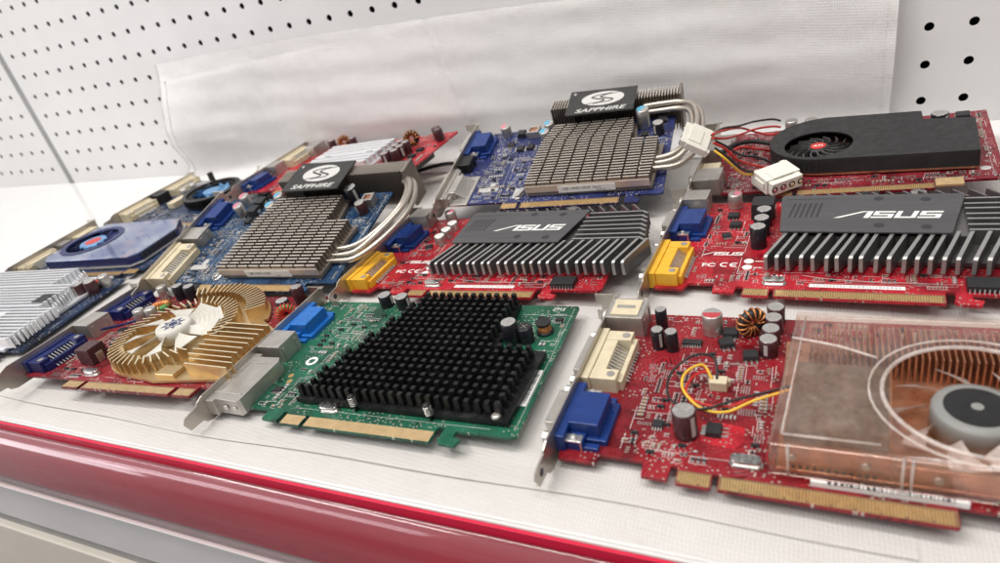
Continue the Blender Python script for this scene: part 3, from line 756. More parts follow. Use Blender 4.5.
# ================================================================== CARDS: blue with heat pipes and nickel fins
def pipe_card(lab, loc, rot, mat, L, seed, tops, sticker):
    c = thing('graphics_card',lab,'graphics card',loc,rot,GRP)
    board(c, L, mat, extra=[], hook=True)
    bracket(c)
    if seed == 41:
        dvi(c, 6, 45, STEELD, 6, 9); svideo(c, 49, 63, BLACKP, 10, 9)
        s = MB(); s.box(6,20,7,43,3.6,5.4,0); s.build('socket_base',STEELD,c,.3)
    else:
        dvi(c, 3, 44, CREAM, 19, 10.5); svideo(c, 48, 62, STEELD, 17, 10)
    vga(c, 66, 101, BLUEP, 12)
    h = MB(); R_ = random.Random(seed)
    h.prism([(67,12),(154,12),(157,62),(138,64),(134,94),(74,94),(64,60)],5.4,8.2,0)
    y = 13; row = 0
    while y < 92:
        xa = 66 if y < 66 else 66+(y-66)*.25
        xb = 152.5+(y-13)*.07 if y < 62 else 136-(y-62)*.12
        if row == 0: h.box(xa,xb,y-1,y,6.0,13.2,1)
        x = xa
        while x < xb-1.5:
            e = min(x+8.6, xb)
            jit = R_.uniform(-.09,.09)
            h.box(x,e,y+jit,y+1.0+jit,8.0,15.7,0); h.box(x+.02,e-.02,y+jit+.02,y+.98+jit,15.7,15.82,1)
            x += 9.9
        y += 3.3; row += 1
    # deep walls between the slits, lower than the fin tips
    hs = h.build('heatsink',[NICK,NICKT],c)
    s = MB(); s.box(90,130,11.75,12.0,7,12.2,0); lab_o = s.build('part_label',PAPER,hs)
    T = Matrix(((1,0,0,.0935),(0,0,-1,.01173),(0,1,0,.0092),(0,0,0,1)))
    text(lab_o, sticker[0],0,0,0,2.7,INK,M=T,ext=.01,name='label_print')
    T2 = Matrix(((1,0,0,.117),(0,0,-1,.01173),(0,1,0,.0075),(0,0,0,1)))
    text(lab_o, sticker[1],0,0,0,1.7,INK,M=T2,ext=.01,name='label_print')
    # rear fin stack, standing behind and below the board
    st = MB(); x = 66; xe = 166 if seed == 41 else 182
    while x < xe:
        if 84 < x < 130: st.box(x,x+.5,108,121,-8,22.6,0); st.box(x,x+.5,108,121,22.6,22.7,1)
        else: st.box(x,x+.6,104 if x<84 else 106.6,120,-8,21.6,0); st.box(x,x+.6,104 if x<84 else 106.6,120,21.6,21.7,1)
        x += 2.15
    st.box(66,xe,112,113.5,-6,20.4,0); st.box(xe-1.6,xe+.4,104,121,-8,23,0)
    st.build('rear_fin_stack',[NICK,NICKT],c)
    u = MB(); 
    for k in range(14): u.box(70+k*6,71+k*6,60,104,-8,1.5,0)
    u.box(70,150,60,104,1.4,2.6,0); u.build('underside_fins',NICK,c)
    p = MB(); p.prism([(82,87),(80,124),(133,122),(134,87)],23.2,24.6,0)
    pl = p.build('logo_plate',PLATE,c,.3)
    # round emblem with a double s-shaped swirl, and the name under it
    lg = MB(); cx,cy,rx,ry = 108,108,16.5,10.5
    lg.prism([(cx+rx*math.cos(2*math.pi*k/48),cy+ry*math.sin(2*math.pi*k/48)) for k in range(48)],24.6,24.66,0)
    eo = lg.build('emblem_disc',SILVERP,pl)
    sw = MB()
    def ribbon(pts, w, z):
        P = []
        m = len(pts)
        for i in range(m-1):
            p0,p1,p2,p3 = [Vector(pts[j]) for j in (max(i-1,0),i,i+1,min(i+2,m-1))]
            for k in range(8):
                t = k/8; P.append(.5*((2*p1)+(p2-p0)*t+(2*p0-5*p1+4*p2-p3)*t*t+(3*p1-p0-3*p2+p3)*t**3))
        P.append(Vector(pts[-1]))
        vs = []
        for i,q in enumerate(P):
            t = (P[min(i+1,len(P)-1)]-P[max(i-1,0)]).normalized(); nrm = Vector((-t.y,t.x))
            ww = w*(.35+.65*math.sin(math.pi*(i+.5)/len(P)))
            vs += [(q.x+nrm.x*ww,q.y+nrm.y*ww,z),(q.x-nrm.x*ww,q.y-nrm.y*ww,z)]
        sw.add(vs,[(2*i,2*i+1,2*i+3,2*i+2) for i in range(len(P)-1)],0)
    for o_ in (-3.4,3.4):
        ribbon([(cx+o_+rx*.6,cy+ry*.72),(cx+o_+rx*.3,cy+ry*.6),(cx+o_-1.5,cy+ry*.5),(cx+o_-5.2,cy+ry*.24),(cx+o_-1.5,cy),(cx+o_+4.6,cy-ry*.24),(cx+o_+2,cy-ry*.52),(cx+o_-rx*.3,cy-ry*.6),(cx+o_-rx*.6,cy-ry*.76)],.85,24.69)
    sw.build('emblem_swirl',PLATE,eo)
    text(pl,'SAPPHIRE',108,89.3,24.61,7,SILVERP,0,.03,shear=.25,sx=1.28,align='CENTER',bold=.14)
    s = MB(); s.lathe(84.5,118.5,[(1.4,24.6),(1.2,25)],14,0); s.build('rivet',CHROME,pl)
    PA = [(140,29,10),(157,29,10),(170,31,10.5),(179.5,46,11.5),(182.5,70,13),(179.5,93,14.5),(171,106,14),(158,109,13),(138,109,12)]
    PB = [(140,41,10),(155,41,10),(165,45,10.5),(172,55,11.5),(175.5,75,13),(173,92,14.5),(165,100,13.5),(154,102.5,12),(138,103,11)]
    if seed != 41:
        PA = [(140,27,7),(158,27,7),(172,29,7.5),(183,42,8.5),(191,60,9.5),(195,76,11),(193,92,12.5),(187,104,13),(180,110,13)]
        PB = [(140,38,8),(156,38,8),(168,42,8.5),(177,53,9.5),(184,68,11),(188,80,13),(187,92,14),(183,101,14),(178,106,13)]
    PC = [((a_[0]+b_[0])/2,(a_[1]+b_[1])/2,a_[2]+q) for a_,b_,q in zip(PA,PB,(0,0,.6,2.4,3.2,3.2,2.8,2.8,2.8))]
    for path in (PA,PB,PC): MB().tube(path,2.0,14,0,sub=8).build('heat_pipe',PIPE,c)
    t1,t2,t3 = tops
    cap(c,26,101,4.2,9,sleeve=STEELD,mark=t1,rot=R(90)); 
    if seed != 41: cap(c,29,88,4.2,9,sleeve=STEELD,mark=t1,rot=R(90)); choke(c,44,98,9,6); choke(c,44,87,9,6)
    else: choke(c,40,98,7,4); openchoke(c,51,97,10,6)
    cap(c,64,99,4.2,9,sleeve=STEELD,mark=t2,rot=R(80)); cap(c,63,87,4.2,9,sleeve=STEELD,mark=t2,rot=R(80))
    cap(c,139,94,4.8,15,sleeve=STEELD if seed==41 else SLEEVE,mark=t2 if seed==41 else None,rot=R(60)); cap(c,151,82,4.1,9.5,sleeve=SLEEVE if seed==41 else SLEEVEB)
    if seed != 41: openchoke(c,152,92,9,7,.1)
    else: choke(c,152,99,7,3); choke(c,141,80,6,3)
    for x in (48,52,56): dpak(c,x-4,72+x*.1,R(90)) if x != 52 else None
    xtal(c,60,15,R(70)); soic(c,34,84,5,6,1.6,6)
    s = MB(); s.box(42,42.2,12,60,ZT,ZT+.04,0); s.box(24,60,60,60.2,ZT,ZT+.04,0); s.box(54,59,12,24,ZT,ZT+.06,0); s.box(24,40,22,27,ZT,ZT+.06,0); s.box(32,36,27,33,ZT,ZT+.06,0)
    s.build('silkscreen_marks',SILKG,c)
    av = [(0,21,0,104),(62,160,8,64),(62,140,58,106),(20,34,82,106),(38,58,80,104),(58,70,80,106),(132,160,76,106),(37,60,66,82),(54,66,8,24),(40,44,30,56)]
    smds(c, L, av, 1300, seed, y0=8.6)
    return c

# ================================================================== CARD: dark red with matt black blower shroud
def blower_card():
    c = thing('graphics_card','dark red graphics card under a matt black blower shroud with a small red fan badge','graphics card',(847.1,-139,3),(.046,-.061,-.071),GRP)
    L = 165
    board(c, L, PCB_DKRED, hook=False)
    bracket(c)
    svideo(c, 8, 26, STEELD, 17, 12); b = MB(); b.box(0,12,30,44,3.2,11,0); b.box(12,15,32,36,3.2,8,0); b.build('video_socket',CREAM,c,.5); svideo(c, 56, 74, STEELD, 15, 12); 
    s = MB(); s.box(1,14,84,98,3.2,9,0); s.build('video_socket',STEELD,c,.4)
    cx,cy,r = 72,47.5,19.8
    n = 60
    poly = arc(76,57.5,34,94,266,30)+[(154,19.5),(155.5,66.5),(129.5,71.5),(129,85.5)]
    def hit(a):
        dx,dy = math.cos(a),math.sin(a); best = 1e9
        m = len(poly)
        for i in range(m):
            (xa,ya),(xb,yb) = poly[i],poly[(i+1)%m]
            ex,ey = xb-xa,yb-ya; det = dx*ey-dy*ex
            if abs(det) < 1e-9: continue
            t = ((xa-cx)*ey-(ya-cy)*ex)/det; u = ((xa-cx)*dy-(ya-cy)*dx)/det
            if t > 0 and -1e-6 <= u <= 1+1e-6: best = min(best,t)
        return (cx+dx*best, cy+dy*best)
    angs = sorted(set([2*math.pi*k/n for k in range(n)]+[math.atan2(p[1]-cy,p[0]-cx)%(2*math.pi) for p in poly[-4:]+poly[:1]+poly[30:31]]))
    # the notch corner is hidden behind its own edge from the centre, so step past it
    outer = [hit(a) for a in angs]; inner = [(cx+r*math.cos(a),cy+r*math.sin(a)) for a in angs]
    sh = MB(); sh.ringprism(outer, inner, 15.4,16.6,0)
    m = len(poly)
    for i in range(m):     # side walls
        (xa,ya),(xb,yb) = poly[i],poly[(i+1)%m]
        d = math.hypot(xb-xa,yb-ya); 
        if d < .01: continue
        nx,ny = -(yb-ya)/d,(xb-xa)/d
        sh.add([(xa,ya,6.8),(xb,yb,6.8),(xb+nx,yb+ny,6.8),(xa+nx,ya+ny,6.8),(xa,ya,15.6),(xb,yb,15.6),(xb+nx,yb+ny,15.6),(xa+nx,ya+ny,15.6)],[(0,3,2,1),(4,5,6,7),(0,1,5,4),(1,2,6,5),(2,3,7,6),(3,0,4,7)],0)
    s_ = sh.build('shroud',BLACKM,c,.3)
    d = MB(); d.lathe(cx,cy,[(r+2,7.4),(r+2,7.8)],40,0); d.build('fan_well',INK,c)
    w = MB(); w.prism([(p[0]+(.6 if p[0]<cx else -.6),p[1]+(-.3 if p[1]<cy else -.5)) for p in poly],5.7,6.75,0); w.build('copper_base',COPPER,c)
    f = MB(); f.lathe(cx,cy,[(7,7.8),(7,13.6),(6.3,14.6),(4.8,15)],36,0)
    f.lathe(cx,cy,[(4.7,14.9),(4.6,15.3)],32,1)
    fan = f.build('fan_hub',[BLACKP,BADGE],c)
    bl = MB()
    for k in range(15):
        a = 2*math.pi*k/15
        pts = [(cx+rr*math.cos(a+s),cy+rr*math.sin(a+s),14.2-t*.3) for t,(rr,s) in enumerate(((6.6,0),(11.5,.16),(15,.38),(18.6,.66)))]
        vs = []
        for p in pts: vs += [(p[0],p[1],p[2]),(p[0],p[1],8.4)]
        vs2 = [(x+.45,y+.45,z) for x,y,z in vs]; q = len(vs)
        fs = [(2*i,2*i+1,2*i+3,2*i+2) for i in range(3)]+[(q+2*i,q+2*i+2,q+2*i+3,q+2*i+1) for i in range(3)]+[(2*i,2*i+2,q+2*i+2,q+2*i) for i in range(3)]
        bl.add(vs+vs2,fs,0)
    bl.build('fan_blades',ALUD,fan)
    text(fan,'ATI',cx,cy-1.3,15.31,3.6,SILK,0,.02,align='CENTER',bold=.1)
    cap(c,51,101,4.2,9,sleeve=STEELD); cap(c,64,99.5,4.2,9,sleeve=STEELD); cap(c,139,86,5,9); choke(c,152,97,8,3)
    y_ = MB(); y_.box(133,146,.5,9,4.62,6.2,0); y_.build('connector_guard',TAN,c,.3)
    s = MB()
    for a in ((160,160.2,10,90),(155,164,60,60.2),(156,163.5,92,92.2),(70,90,14.4,14.55)): s.box(*a,ZT,ZT+.04,0)
    s.lathe(157,21,[(2.6,ZT),(2.6,ZT+.06)],20,0)
    s.build('silkscreen_marks',SILKG,c)
    for k in range(5):
        soic(c,72+k*3.4,7.6,1.2,2,1,2) if k < 1 else None
    av = [(0,16,0,106),(42,157,20,90),(44,72,94,106),(130,158,82,104),(153,161,16,26)]
    smds(c, L, av, 600, 51, y0=8.4)
    return c

# ================================================================== CARD: dark red with gold swoosh cooler and white fan
def gold_card():
    c = thing('graphics_card','red graphics card with a gold finned cooler around a white open fan','graphics card',(476.4,-381.5,6),(-.05,0,.068),GRP)
    L = 166
    board(c, L, PCB_RED, t0=44, t1=146, key=(58,60.5), hook=False, contacts=True, tanmat=TAN, key2=(130,133))
    bracket(c)
    dvi(c, 10, 45, NAVYP, 16, 9.5, SOLDER); svideo(c, 48.5, 66, STEELD, 14, 12.5); dvi(c, 71, 103, NAVYP, 16, 9.5, SOLDER)
    cx,cy = 90,51
    h = MB()
    base = arc(cx,cy,40,128,262,24)+[(104,9),(112,7.5),(158,12.5),(163,17),(163,58),(150,66),(140,72)]+arc(cx,cy,57,24,118,18)+[(66,97),(72,90),(67,84)]
    h.prism(base,5.4,7.0,0)
    def fin(x,y,a,l,z1,lean=0,t=.85,z0=6.9):
        M = Matrix.Translation((x,y,0))@Matrix.Rotation(a,4,'Z')
        h.add([(0,-t/2,z0),(l,-t/2,z0),(l,t/2,z0),(0,t/2,z0),(lean,-t/2,z1),(l+lean,-t/2,z1),(l+lean,t/2,z1),(lean,t/2,z1)],[(0,3,2,1),(4,5,6,7),(0,1,5,4),(1,2,6,5),(2,3,7,6),(3,0,4,7)],0,False,M)
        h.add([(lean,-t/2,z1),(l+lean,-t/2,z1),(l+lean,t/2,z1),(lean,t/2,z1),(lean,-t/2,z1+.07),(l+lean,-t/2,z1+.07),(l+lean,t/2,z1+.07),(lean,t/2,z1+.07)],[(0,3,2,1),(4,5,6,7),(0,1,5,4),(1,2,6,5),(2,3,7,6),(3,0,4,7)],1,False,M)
    for k in range(50):       # ring of swept fins round the fan
        d = k*7.2
        if 318 < d < 345: continue
        a = R(d); fin(cx+30.2*math.cos(a),cy+30.2*math.sin(a),a+R(32),10,14.2)
    for k in range(21):       # second, outer arc at the back
        a = R(28+k*4.4); fin(cx+44*math.cos(a),cy+44*math.sin(a),a+R(12),12.5,14.6)
    for k in range(10):       # right-hand comb of straight fins
        y = 15.5+k*4.6; xs = 126+max(0,(30-y))*.2; fin(xs+ (4 if y < 22 else 0),y,R(-4),161-xs,14.6)
    hs = h.build('heatsink',[BRASS,BRASST],c)
    s = MB(); s.box(112,126,11,20,7.0,9.4,0); s.build('mount_block',BRASS,hs,.4)
    f = MB(); f.lathe(cx,cy,[(11.5,7.5),(11.5,14),(10.8,16.3),(9.5,16.8)],36,0)
    fan = f.build('fan_hub',IVORY,c)
    b = fan_blades(cx,cy,12.4,11,29.5,9,3.4,.25,.12,.7); b.build('fan_blades',IVORY,fan)
    e = MB()      # blue star emblem printed on the hub
    pts = [(cx+rr*math.cos(a),cy+rr*math.sin(a)) for k in range(16) for a,rr in [(2*math.pi*k/16,7.6 if k%2==0 else 4.2)]]
    inn = [(cx+rr*math.cos(a),cy+rr*math.sin(a)) for k in range(16) for a,rr in [(2*math.pi*k/16,5.9 if k%2==0 else 3.3)]]
    e.ringprism(pts,inn,16.82,16.88,0); e.lathe(cx,cy,[(2.6,16.82),(2.6,16.87)],20,0)
    for k in range(4): e.box(cx-7.2,cx+7.2,cy-.3,cy+.3,16.82,16.85,0,Matrix.Translation((cx,cy,0))@Matrix.Rotation(R(45*k),4,'Z')@Matrix.Translation((-cx,-cy,0)))
    e.build('hub_emblem',NAVYP,fan)
    cap(c,34,72,3.8,9.5,sleeve=STEELD); cap(c,43,74,3.8,9.5,sleeve=STEELD)
    choke(c,42,27,12,11,SLEEVEB); toroid(c,37,87,4.6,2.2,True)
    cap(c,40,103,4,11); cap(c,52,102,4,11); cap(c,150,98,4,12,sleeve=SLEEVEB); cap(c,150,82,4.2,11); toroid(c,158,74,4,2.0,False,wire=REDP)
    s = MB(); s.lathe(24,103,[(3.6,ZT),(3.6,ZT+10),(3.2,ZT+10.6)],20,0); s.build('capacitor',STEELD,c)
    MB().tube([(23,50,12),(27,62,8),(33,72,7),(37,80,8)],.9,8,0).build('fan_wire',NAVYP,c)
    soic(c,28,60,4,6,1.5,6); dpak(c,58,90); xtal(c,56,13)
    av = [(0,18,0,106),(50,163,12,92),(62,145,30,110),(32,54,60,72),(34,50,19,35),(28,44,76,92),(34,58,96,106),(132,162,68,102),(52,66,8,20)]
    smds(c, L, av, 420, 61, y0=8.8)
    return c

# ================================================================== CARD: red, behind, with bright slatted cooler
def slat_card():
    c = thing('graphics_card','red graphics card at the back with a bright silver slatted cooler and copper coils','graphics card',(416.8,-113.9,10),(.047,-.07,-.098),GRP)
    L = 199
    board(c, L, PCB_BRIGHT, hook=False)
    bracket(c)
    dvi(c, 62, 100, CREAM, 18, 11); vga(c, 8, 40, BLUEP); svideo(c, 43, 58, STEELD, 14, 12)
    s = MB(); s.box(16,30,86,104,3.2,15,0); s.build('video_socket',STEELD,c,.6)
    h = MB(); h.box(64,148,30,80,5.4,8,0)
    y = 31
    while y < 78:
        w = 9 if 48 < y < 60 else 4.2
        h.prism([(65,y),(145,y),(147,y+w*.5),(145,y+w),(65,y+w)],8,14.5,0); y += w+2.6
    hs = h.build('heatsink',ALUW,c,.3)
    s = MB()
    for x,y in ((82,53),(136,53)): s.box(x-4,x+4,y-.7,y+.7,14.5,14.6,0)
    s.build('slots',INK,hs)
    u = MB()
    for k in range(30): u.box(90+k*3.4,91.3+k*3.4,10,20,-4,2.9,0)
    u.box(90,192,20,70,-4,2.9,0); u.build('underside_cooler',BLACKAN,c)
    cap(c,46,98,4,11,sleeve=SLEEVEB); cap(c,73,100,4,10,sleeve=SLEEVEB); toroid(c,61,100,4.4,2.2,core=BLACKP,turns=12)
    toroid(c,165,80,5,2.5,core=BLACKP,turns=12)
    for x,y in ((186,92),(192,86)): cap(c,x,y,4.2,11,sleeve=SLEEVEB,top=SLEEVEB)
    for k in range(4):
        cap(c,161+k*.6,68-k*9,4,11,sleeve=SLEEVEB); 
        if k < 3: cap(c,170,64-k*9,4,11,sleeve=SLEEVEB)
    dpak(c,182,66); dpak(c,182,52); dpak(c,184,38); dpak(c,180,24)
    av = [(0,31,0,106),(64,149,28,82),(40,80,94,106),(156,176,34,88),(180,198,80,98),(176,190,18,72)]
    smds(c, L, av, 260, 71)
    return c

# ================================================================== CARDS at the far left
def round_card():
    c = thing('graphics_card','slate blue graphics card at the back left with a round black cooler','graphics card',(273,-149.7,0),(.02,0,-.059),GRP)
    L = 150
    board(c, L, PCB_NAVY)
    bracket(c)
    dvi(c, 6, 44, CREAM, 15, 11); svideo(c, 46, 60, BLACKP, 14, 11.5); dvi(c, 65, 103, CREAM, 15, 11)
    cx,cy = 84,60; h = MB()
    h.lathe(cx,cy,[(29,5.4),(29,7.4)],48,0)
    for k in range(64):
        a = 2*math.pi*k/64; M = Matrix.Translation((cx,cy,0))@Matrix.Rotation(a,4,'Z')
        h.box(20,30,-.55,.55,7.4,13.8,0,M)
    h.ringprism([(cx+30*math.cos(R(6*k)),cy+30*math.sin(R(6*k))) for k in range(60)],[(cx+26*math.cos(R(6*k)),cy+26*math.sin(R(6*k))) for k in range(60)],13.2,15,0)
    h.build('heatsink',BLACKAN,c)
    f = MB(); f.lathe(cx,cy,[(9.5,7.5),(9.5,13),(8.8,14)],32,0); fan = f.build('fan_hub',PALEB,c)
    fan_blades(cx,cy,11,9,19,9,6,.3,.3).build('fan_blades',PALEB,fan)
    s = MB(); s.box(48,52,88,93,ZT,ZT+16,0); s.box(47,55,86,94,ZT,ZT+2.4,0); s.build('power_socket',BLACKP,c,.4)
    s = MB(); s.box(38,48,36,56,ZT,ZT+6,0); s.build('fan_header',CREAM,c,.4)
    s = MB()
    for k in range(7): s.box(44+k*3,45+k*3,74,82,ZT,ZT+10,0)
    s.box(43,65,73,83,ZT,ZT+1.2,0); s.build('side_fins',ALUW,c)
    cap(c,30,66,3.6,8,sleeve=STEELD); cap(c,28,80,3.6,8,sleeve=STEELD); cap(c,128,80,4,9); cap(c,128,92,4,9)
    MB().tube([(112,70,8),(118,84,16),(122,98,22),(112,104,20),(108,96,10)],.8,8,0).build('fan_wire',WHITEP,c)
    av = [(0,17,0,106),(50,118,26,94),(36,66,34,96),(122,134,76,98)]
    smds(c, L, av, 200, 81)
    return c
def blueshroud_card():
    c = thing('graphics_card','navy graphics card at the left with a glossy blue fan shroud and reddish fan badge','graphics card',(266.5,-258.8,0),(0,0,.1),GRP)
    L = 152
    board(c, L, PCB_NAVY, y1=98)
    bracket(c, y1=100)
    dvi(c, 8, 46, CREAM, 9, 8.5); svideo(c, 50, 62, STEELD, 9, 9); svideo(c, 68, 92, CREAM, 11, 8)
    sh = MB(); cx,cy,r = 53,50,24
    poly = [(27,20),(27,80),(33,87),(126,87),(141,66),(141,20),(134,12),(35,12)]
    angs = sorted(set([2*math.pi*k/48 for k in range(48)]+[math.atan2(p[1]-cy,p[0]-cx)%(2*math.pi) for p in poly]))
    def hit(a):
        dx,dy = math.cos(a),math.sin(a); best = 1e9
        for i in range(len(poly)):
            (xa,ya),(xb,yb) = poly[i],poly[(i+1)%len(poly)]
            ex,ey = xb-xa,yb-ya; det = dx*ey-dy*ex
            if abs(det) < 1e-9: continue
            t = ((xa-cx)*ey-(ya-cy)*ex)/det; u = ((xa-cx)*dy-(ya-cy)*dx)/det
            if t > 0 and -1e-6 <= u <= 1+1e-6: best = min(best,t)
        return (cx+dx*best,cy+dy*best)
    sh.ringprism([hit(a) for a in angs],[(cx+r*math.cos(a),cy+r*math.sin(a)) for a in angs],13.4,14.6,1)
    for i in range(len(poly)):
        (xa,ya),(xb,yb) = poly[i],poly[(i+1)%len(poly)]; d = math.hypot(xb-xa,yb-ya); nx,ny = (yb-ya)/d,-(xb-xa)/d
        sh.add([(xa,ya,7.2),(xb,yb,7.2),(xb+nx,yb+ny,7.2),(xa+nx,ya+ny,7.2),(xa,ya,14),(xb,yb,14),(xb+nx,yb+ny,14),(xa+nx,ya+ny,14)],[(0,3,2,1),(4,5,6,7),(0,1,5,4),(1,2,6,5),(2,3,7,6),(3,0,4,7)],0)
    m2,nt,b,Lk = nodes('iridescent_film'); co = objco(nt)
    cc = mixc(nt, rng(nt,nz(nt,co,.045,5),.35,.65,0,1),(.05,.1,.34),(.36,.43,.58)); cc = mixc(nt, rng(nt,nz(nt,co,.09,3),.56,.66,0,.5),cc,(.4,.26,.28)); Lk(cc,b.inputs['Base Color'])
    b.inputs['Metallic'].default_value = .7; b.inputs['Roughness'].default_value = .12; b.inputs['Coat Weight'].default_value = .6
    s_ = sh.build('fan_shroud',[NAVYP,m2],c,.25)
    v = MB()
    for k in range(16): v.box(141.2,142.2,21+k*2.7,22.3+k*2.7,8,13.2,0)
    v.build('vent_slots',INK,s_)
    rim = MB(); rim.tube([(cx+r*math.cos(R(9*k)),cy+r*math.sin(R(9*k)),14.4) for k in range(40)],.7,8,0,sub=1,closed=True); rim.ringprism([(cx+(r+4.5)*math.cos(R(7.5*k)),cy+(r+4.5)*math.sin(R(7.5*k))) for k in range(48)],[(cx+r*math.cos(R(7.5*k)),cy+r*math.sin(R(7.5*k))) for k in range(48)],14.62,15.1,0); rim.build('opening_rim',NAVYP,s_)
    w = MB(); w.prism([(26,19),(26,82),(32,89),(128,89),(143,68),(143,19),(136,10),(34,10)],5.4,7.1,0); w.build('heatsink_base',ALU,c,.3)
    f = MB(); f.lathe(cx,cy,[(12.5,7.4),(12.5,13),(11.5,14.2)],36,0); f.lathe(cx,cy,[(7.5,14.2),(7.3,14.4)],30,1)
    fan = f.build('fan_hub',[PALEB,BADGE],c); fan_blades(cx,cy,10.8,12,23,11,6,.22,.25).build('fan_blades',NAVYP,fan)
    y_ = MB(); y_.box(136,148,1,7.6,ZT,ZT+1,0); y_.build('connector_guard',GOLD,c,.2)
    cap(c,144,90,3.6,8,sleeve=STEELD)
    av = [(0,20,0,106),(25,144,8,90),(138,150,84,96)]
    smds(c, L, av, 110, 91, y1=96)
    return c
def silverfin_card():
    c = thing('graphics_card','navy graphics card cut off at the left edge under a wide silver finned heatsink','graphics card',(262,-372,0),(0,0,.1),GRP)
    L = 163
    board(c, L, PCB_NAVY)
    bracket(c); dvi(c, 8, 46, CREAM, 16, 10); vga(c, 60, 94, BLUEP)
    h = MB(); h.box(19,150,6,106,5.2,7.2,0)
    def row(ya,yb,xl,xr,zt,k0):
        y = ya
        while y < yb:
            h.prism([(xl,y),(xr-2,y),(xr,y+1.6),(xr-1.2,y+2.6),(xr-2.8,y+1.6),(xl,y+1.6)],7.2,zt,0); y += 4.1
    row(78,106,20,118,17,0); row(48,77,20,143,17,0); row(8,47,20,158,15.5,0)
    h.box(24,112,10,44,14,14.8,0)
    # slanted end fins along the right side
    for k in range(26):
        y = 8+k*3.7; x = 160-(k*.35 if y < 48 else 5.5+(k-11)*1.9)
        h.box(x-9,x,y,y+.9,7.2,14,0,Matrix.Translation((x,y,0))@Matrix.Rotation(R(-28),4,'Z')@Matrix.Translation((-x,-y,0)))
    hs = h.build('heatsink',ALUW,c,.1)
    s = MB(); s.box(128,140,52,64,17,17.3,0); 
    s.build('black_label',BLACKP,hs)
    toroid(c,146,92,4.6,2.3,True,core=BLACKP,wire=REDP); cap(c,143,80,4.6,11,sleeve=SLEEVEB); cap(c,152,84,4.6,11,sleeve=SLEEVEB); cap(c,155,94,4.4,10,sleeve=STEELD)
    av = [(0,20,0,106),(30,158,0,72),(30,160,60,106)]
    smds(c, L, av, 80, 97)
    return c

green_card(); crimson_card()
finned_card('bright red card with grey fins and dark plate, in the middle behind the green card',(645.2,-260.6,0),(0,-.034,-.018),low=True)
finned_card('bright red card with grey fins and dark plate, right behind the clear covered card',(838.6,-245.5,0),(.009,-.03,-.067),L=215)
pipe_card('indigo card with heat pipes and black emblem plate, tilted in front of the standing sheet',(670.4,-164.7,12),(.209,0,.061),PCB_BLUE,161,41,(PINKTOP,CYANTOP,CYANTOP),('288-10E90-100SR  No.2','SA19/10'))
pipe_card('steel blue card with heat pipes and black emblem plate, behind the gold cooler card',(474.2,-273.3,6),(.224,0,.042),PCB_TEAL,165,43,(PINKTOP,CYANTOP,CYANTOP),('288-10E90-100SR','No.2'))
blower_card(); gold_card(); slat_card(); round_card(); blueshroud_card(); silverfin_card()

# ================================================================== power adapter cable with two white plugs
pc = thing('power_adapter_cable','power adapter cable with two white four pin plugs and red black yellow wires','cable',(860,-90,0))
def plug(px,py,pz,rz,ry,holes=True,rx=0):
    b = MB()
    b.box(-10,10,-6,7,-4.5,4.5,0); b.box(-9,9,-10,-6,-3.6,3.6,0); b.prism([(-10.8,-4),(-10.8,5),(-10,5),(-10,-4)],-2,2,0)
    b.box(-10,-7,7,9,-4.5,3.6,0); b.box(7,10,7,9,-4.5,3.6,0); b.box(-6,6,-6.5,2,4.5,5.1,0)
    o = b.build('white_plug',WHITEP,pc,.5)
    o.location = ((px-860)*MM,(py+90)*MM,pz*MM); o.rotation_euler = (rx,ry,rz)
    q = MB()
    for k in range(4):
        x = -7.6+k*5.07
        q.lathe(0,0,[(1.75,0),(1.75,.15)],14,0,Matrix.Translation((x,-10.05,0))@Matrix.Rotation(R(90),4,'X'))
        q.lathe(0,0,[(1.0,0),(1.0,.3)],10,1,Matrix.Translation((x,-10.1,0))@Matrix.Rotation(R(90),4,'X'))
    q.build('pin_holes',[INK,SOLDER],o)
    return o
p1 = plug(843,-84,33,0,0)
_r,_d,_f = Vector((.9031,.3764,-.2067)),Vector((.0244,-.5256,-.8504)),Vector((-.4287,.7629,-.4839))
_y = (_r*math.cos(R(23))+_d*math.sin(R(23))).normalized(); _z = (-_f*.86+Vector((0,0,.5))).normalized(); _z = (_z-_y*_z.dot(_y)).normalized(); _x = _y.cross(_z)
p1.rotation_euler = Matrix((_x,_y,_z)).transposed().to_euler(); p1.location = (-.007,-.0505,.0500); p1.scale = (.8,1.0,.72)
plug(898,-133,19,R(35),R(-4),rx=R(8)).scale = (1.12,1.12,1.12)
def W(m,pts,r=.75):
    MB().tube([(x-860,y+90,z) for x,y,z in pts],r,8,0,sub=8).build('wire',m,pc)
W(REDP,[(863,-146,49),(869,-143,44),(876,-138,34),(884,-130,27),(892,-124,22),(896,-124,20)])
W(BLKW,[(864,-143,49),(870,-138,43),(877,-130,34),(886,-120,28),(895,-117,22),(899,-122,20)])
W(BLKW,[(864,-149,47),(871,-148,40),(878,-142,30),(884,-134,24),(890,-126,21),(893,-126,20)])
W(YELW,[(864,-151,46),(870,-152,41),(876,-148,32),(880,-140,25),(884,-133,22),(890,-128,20)])
W(REDP,[(862,-140,50),(868,-120,42),(874,-92,34),(882,-66,28),(892,-52,24),(897,-49,22)])
W(BLKW,[(861,-138,51),(865,-112,46),(872,-80,36),(880,-56,30),(891,-45,27),(897,-44,25)])
W(REDP,[(862,-139,52),(866,-110,44),(872,-76,33),(880,-60,24),(890,-60,21),(898,-56,20)])
W(BLKW,[(860,-96,22),(868,-80,22),(880,-72,21),(894,-72,18)],1.7)
W(REDP,[(866,-128,30),(874,-112,32),(884,-100,26),(890,-88,20),(896,-84,16)])
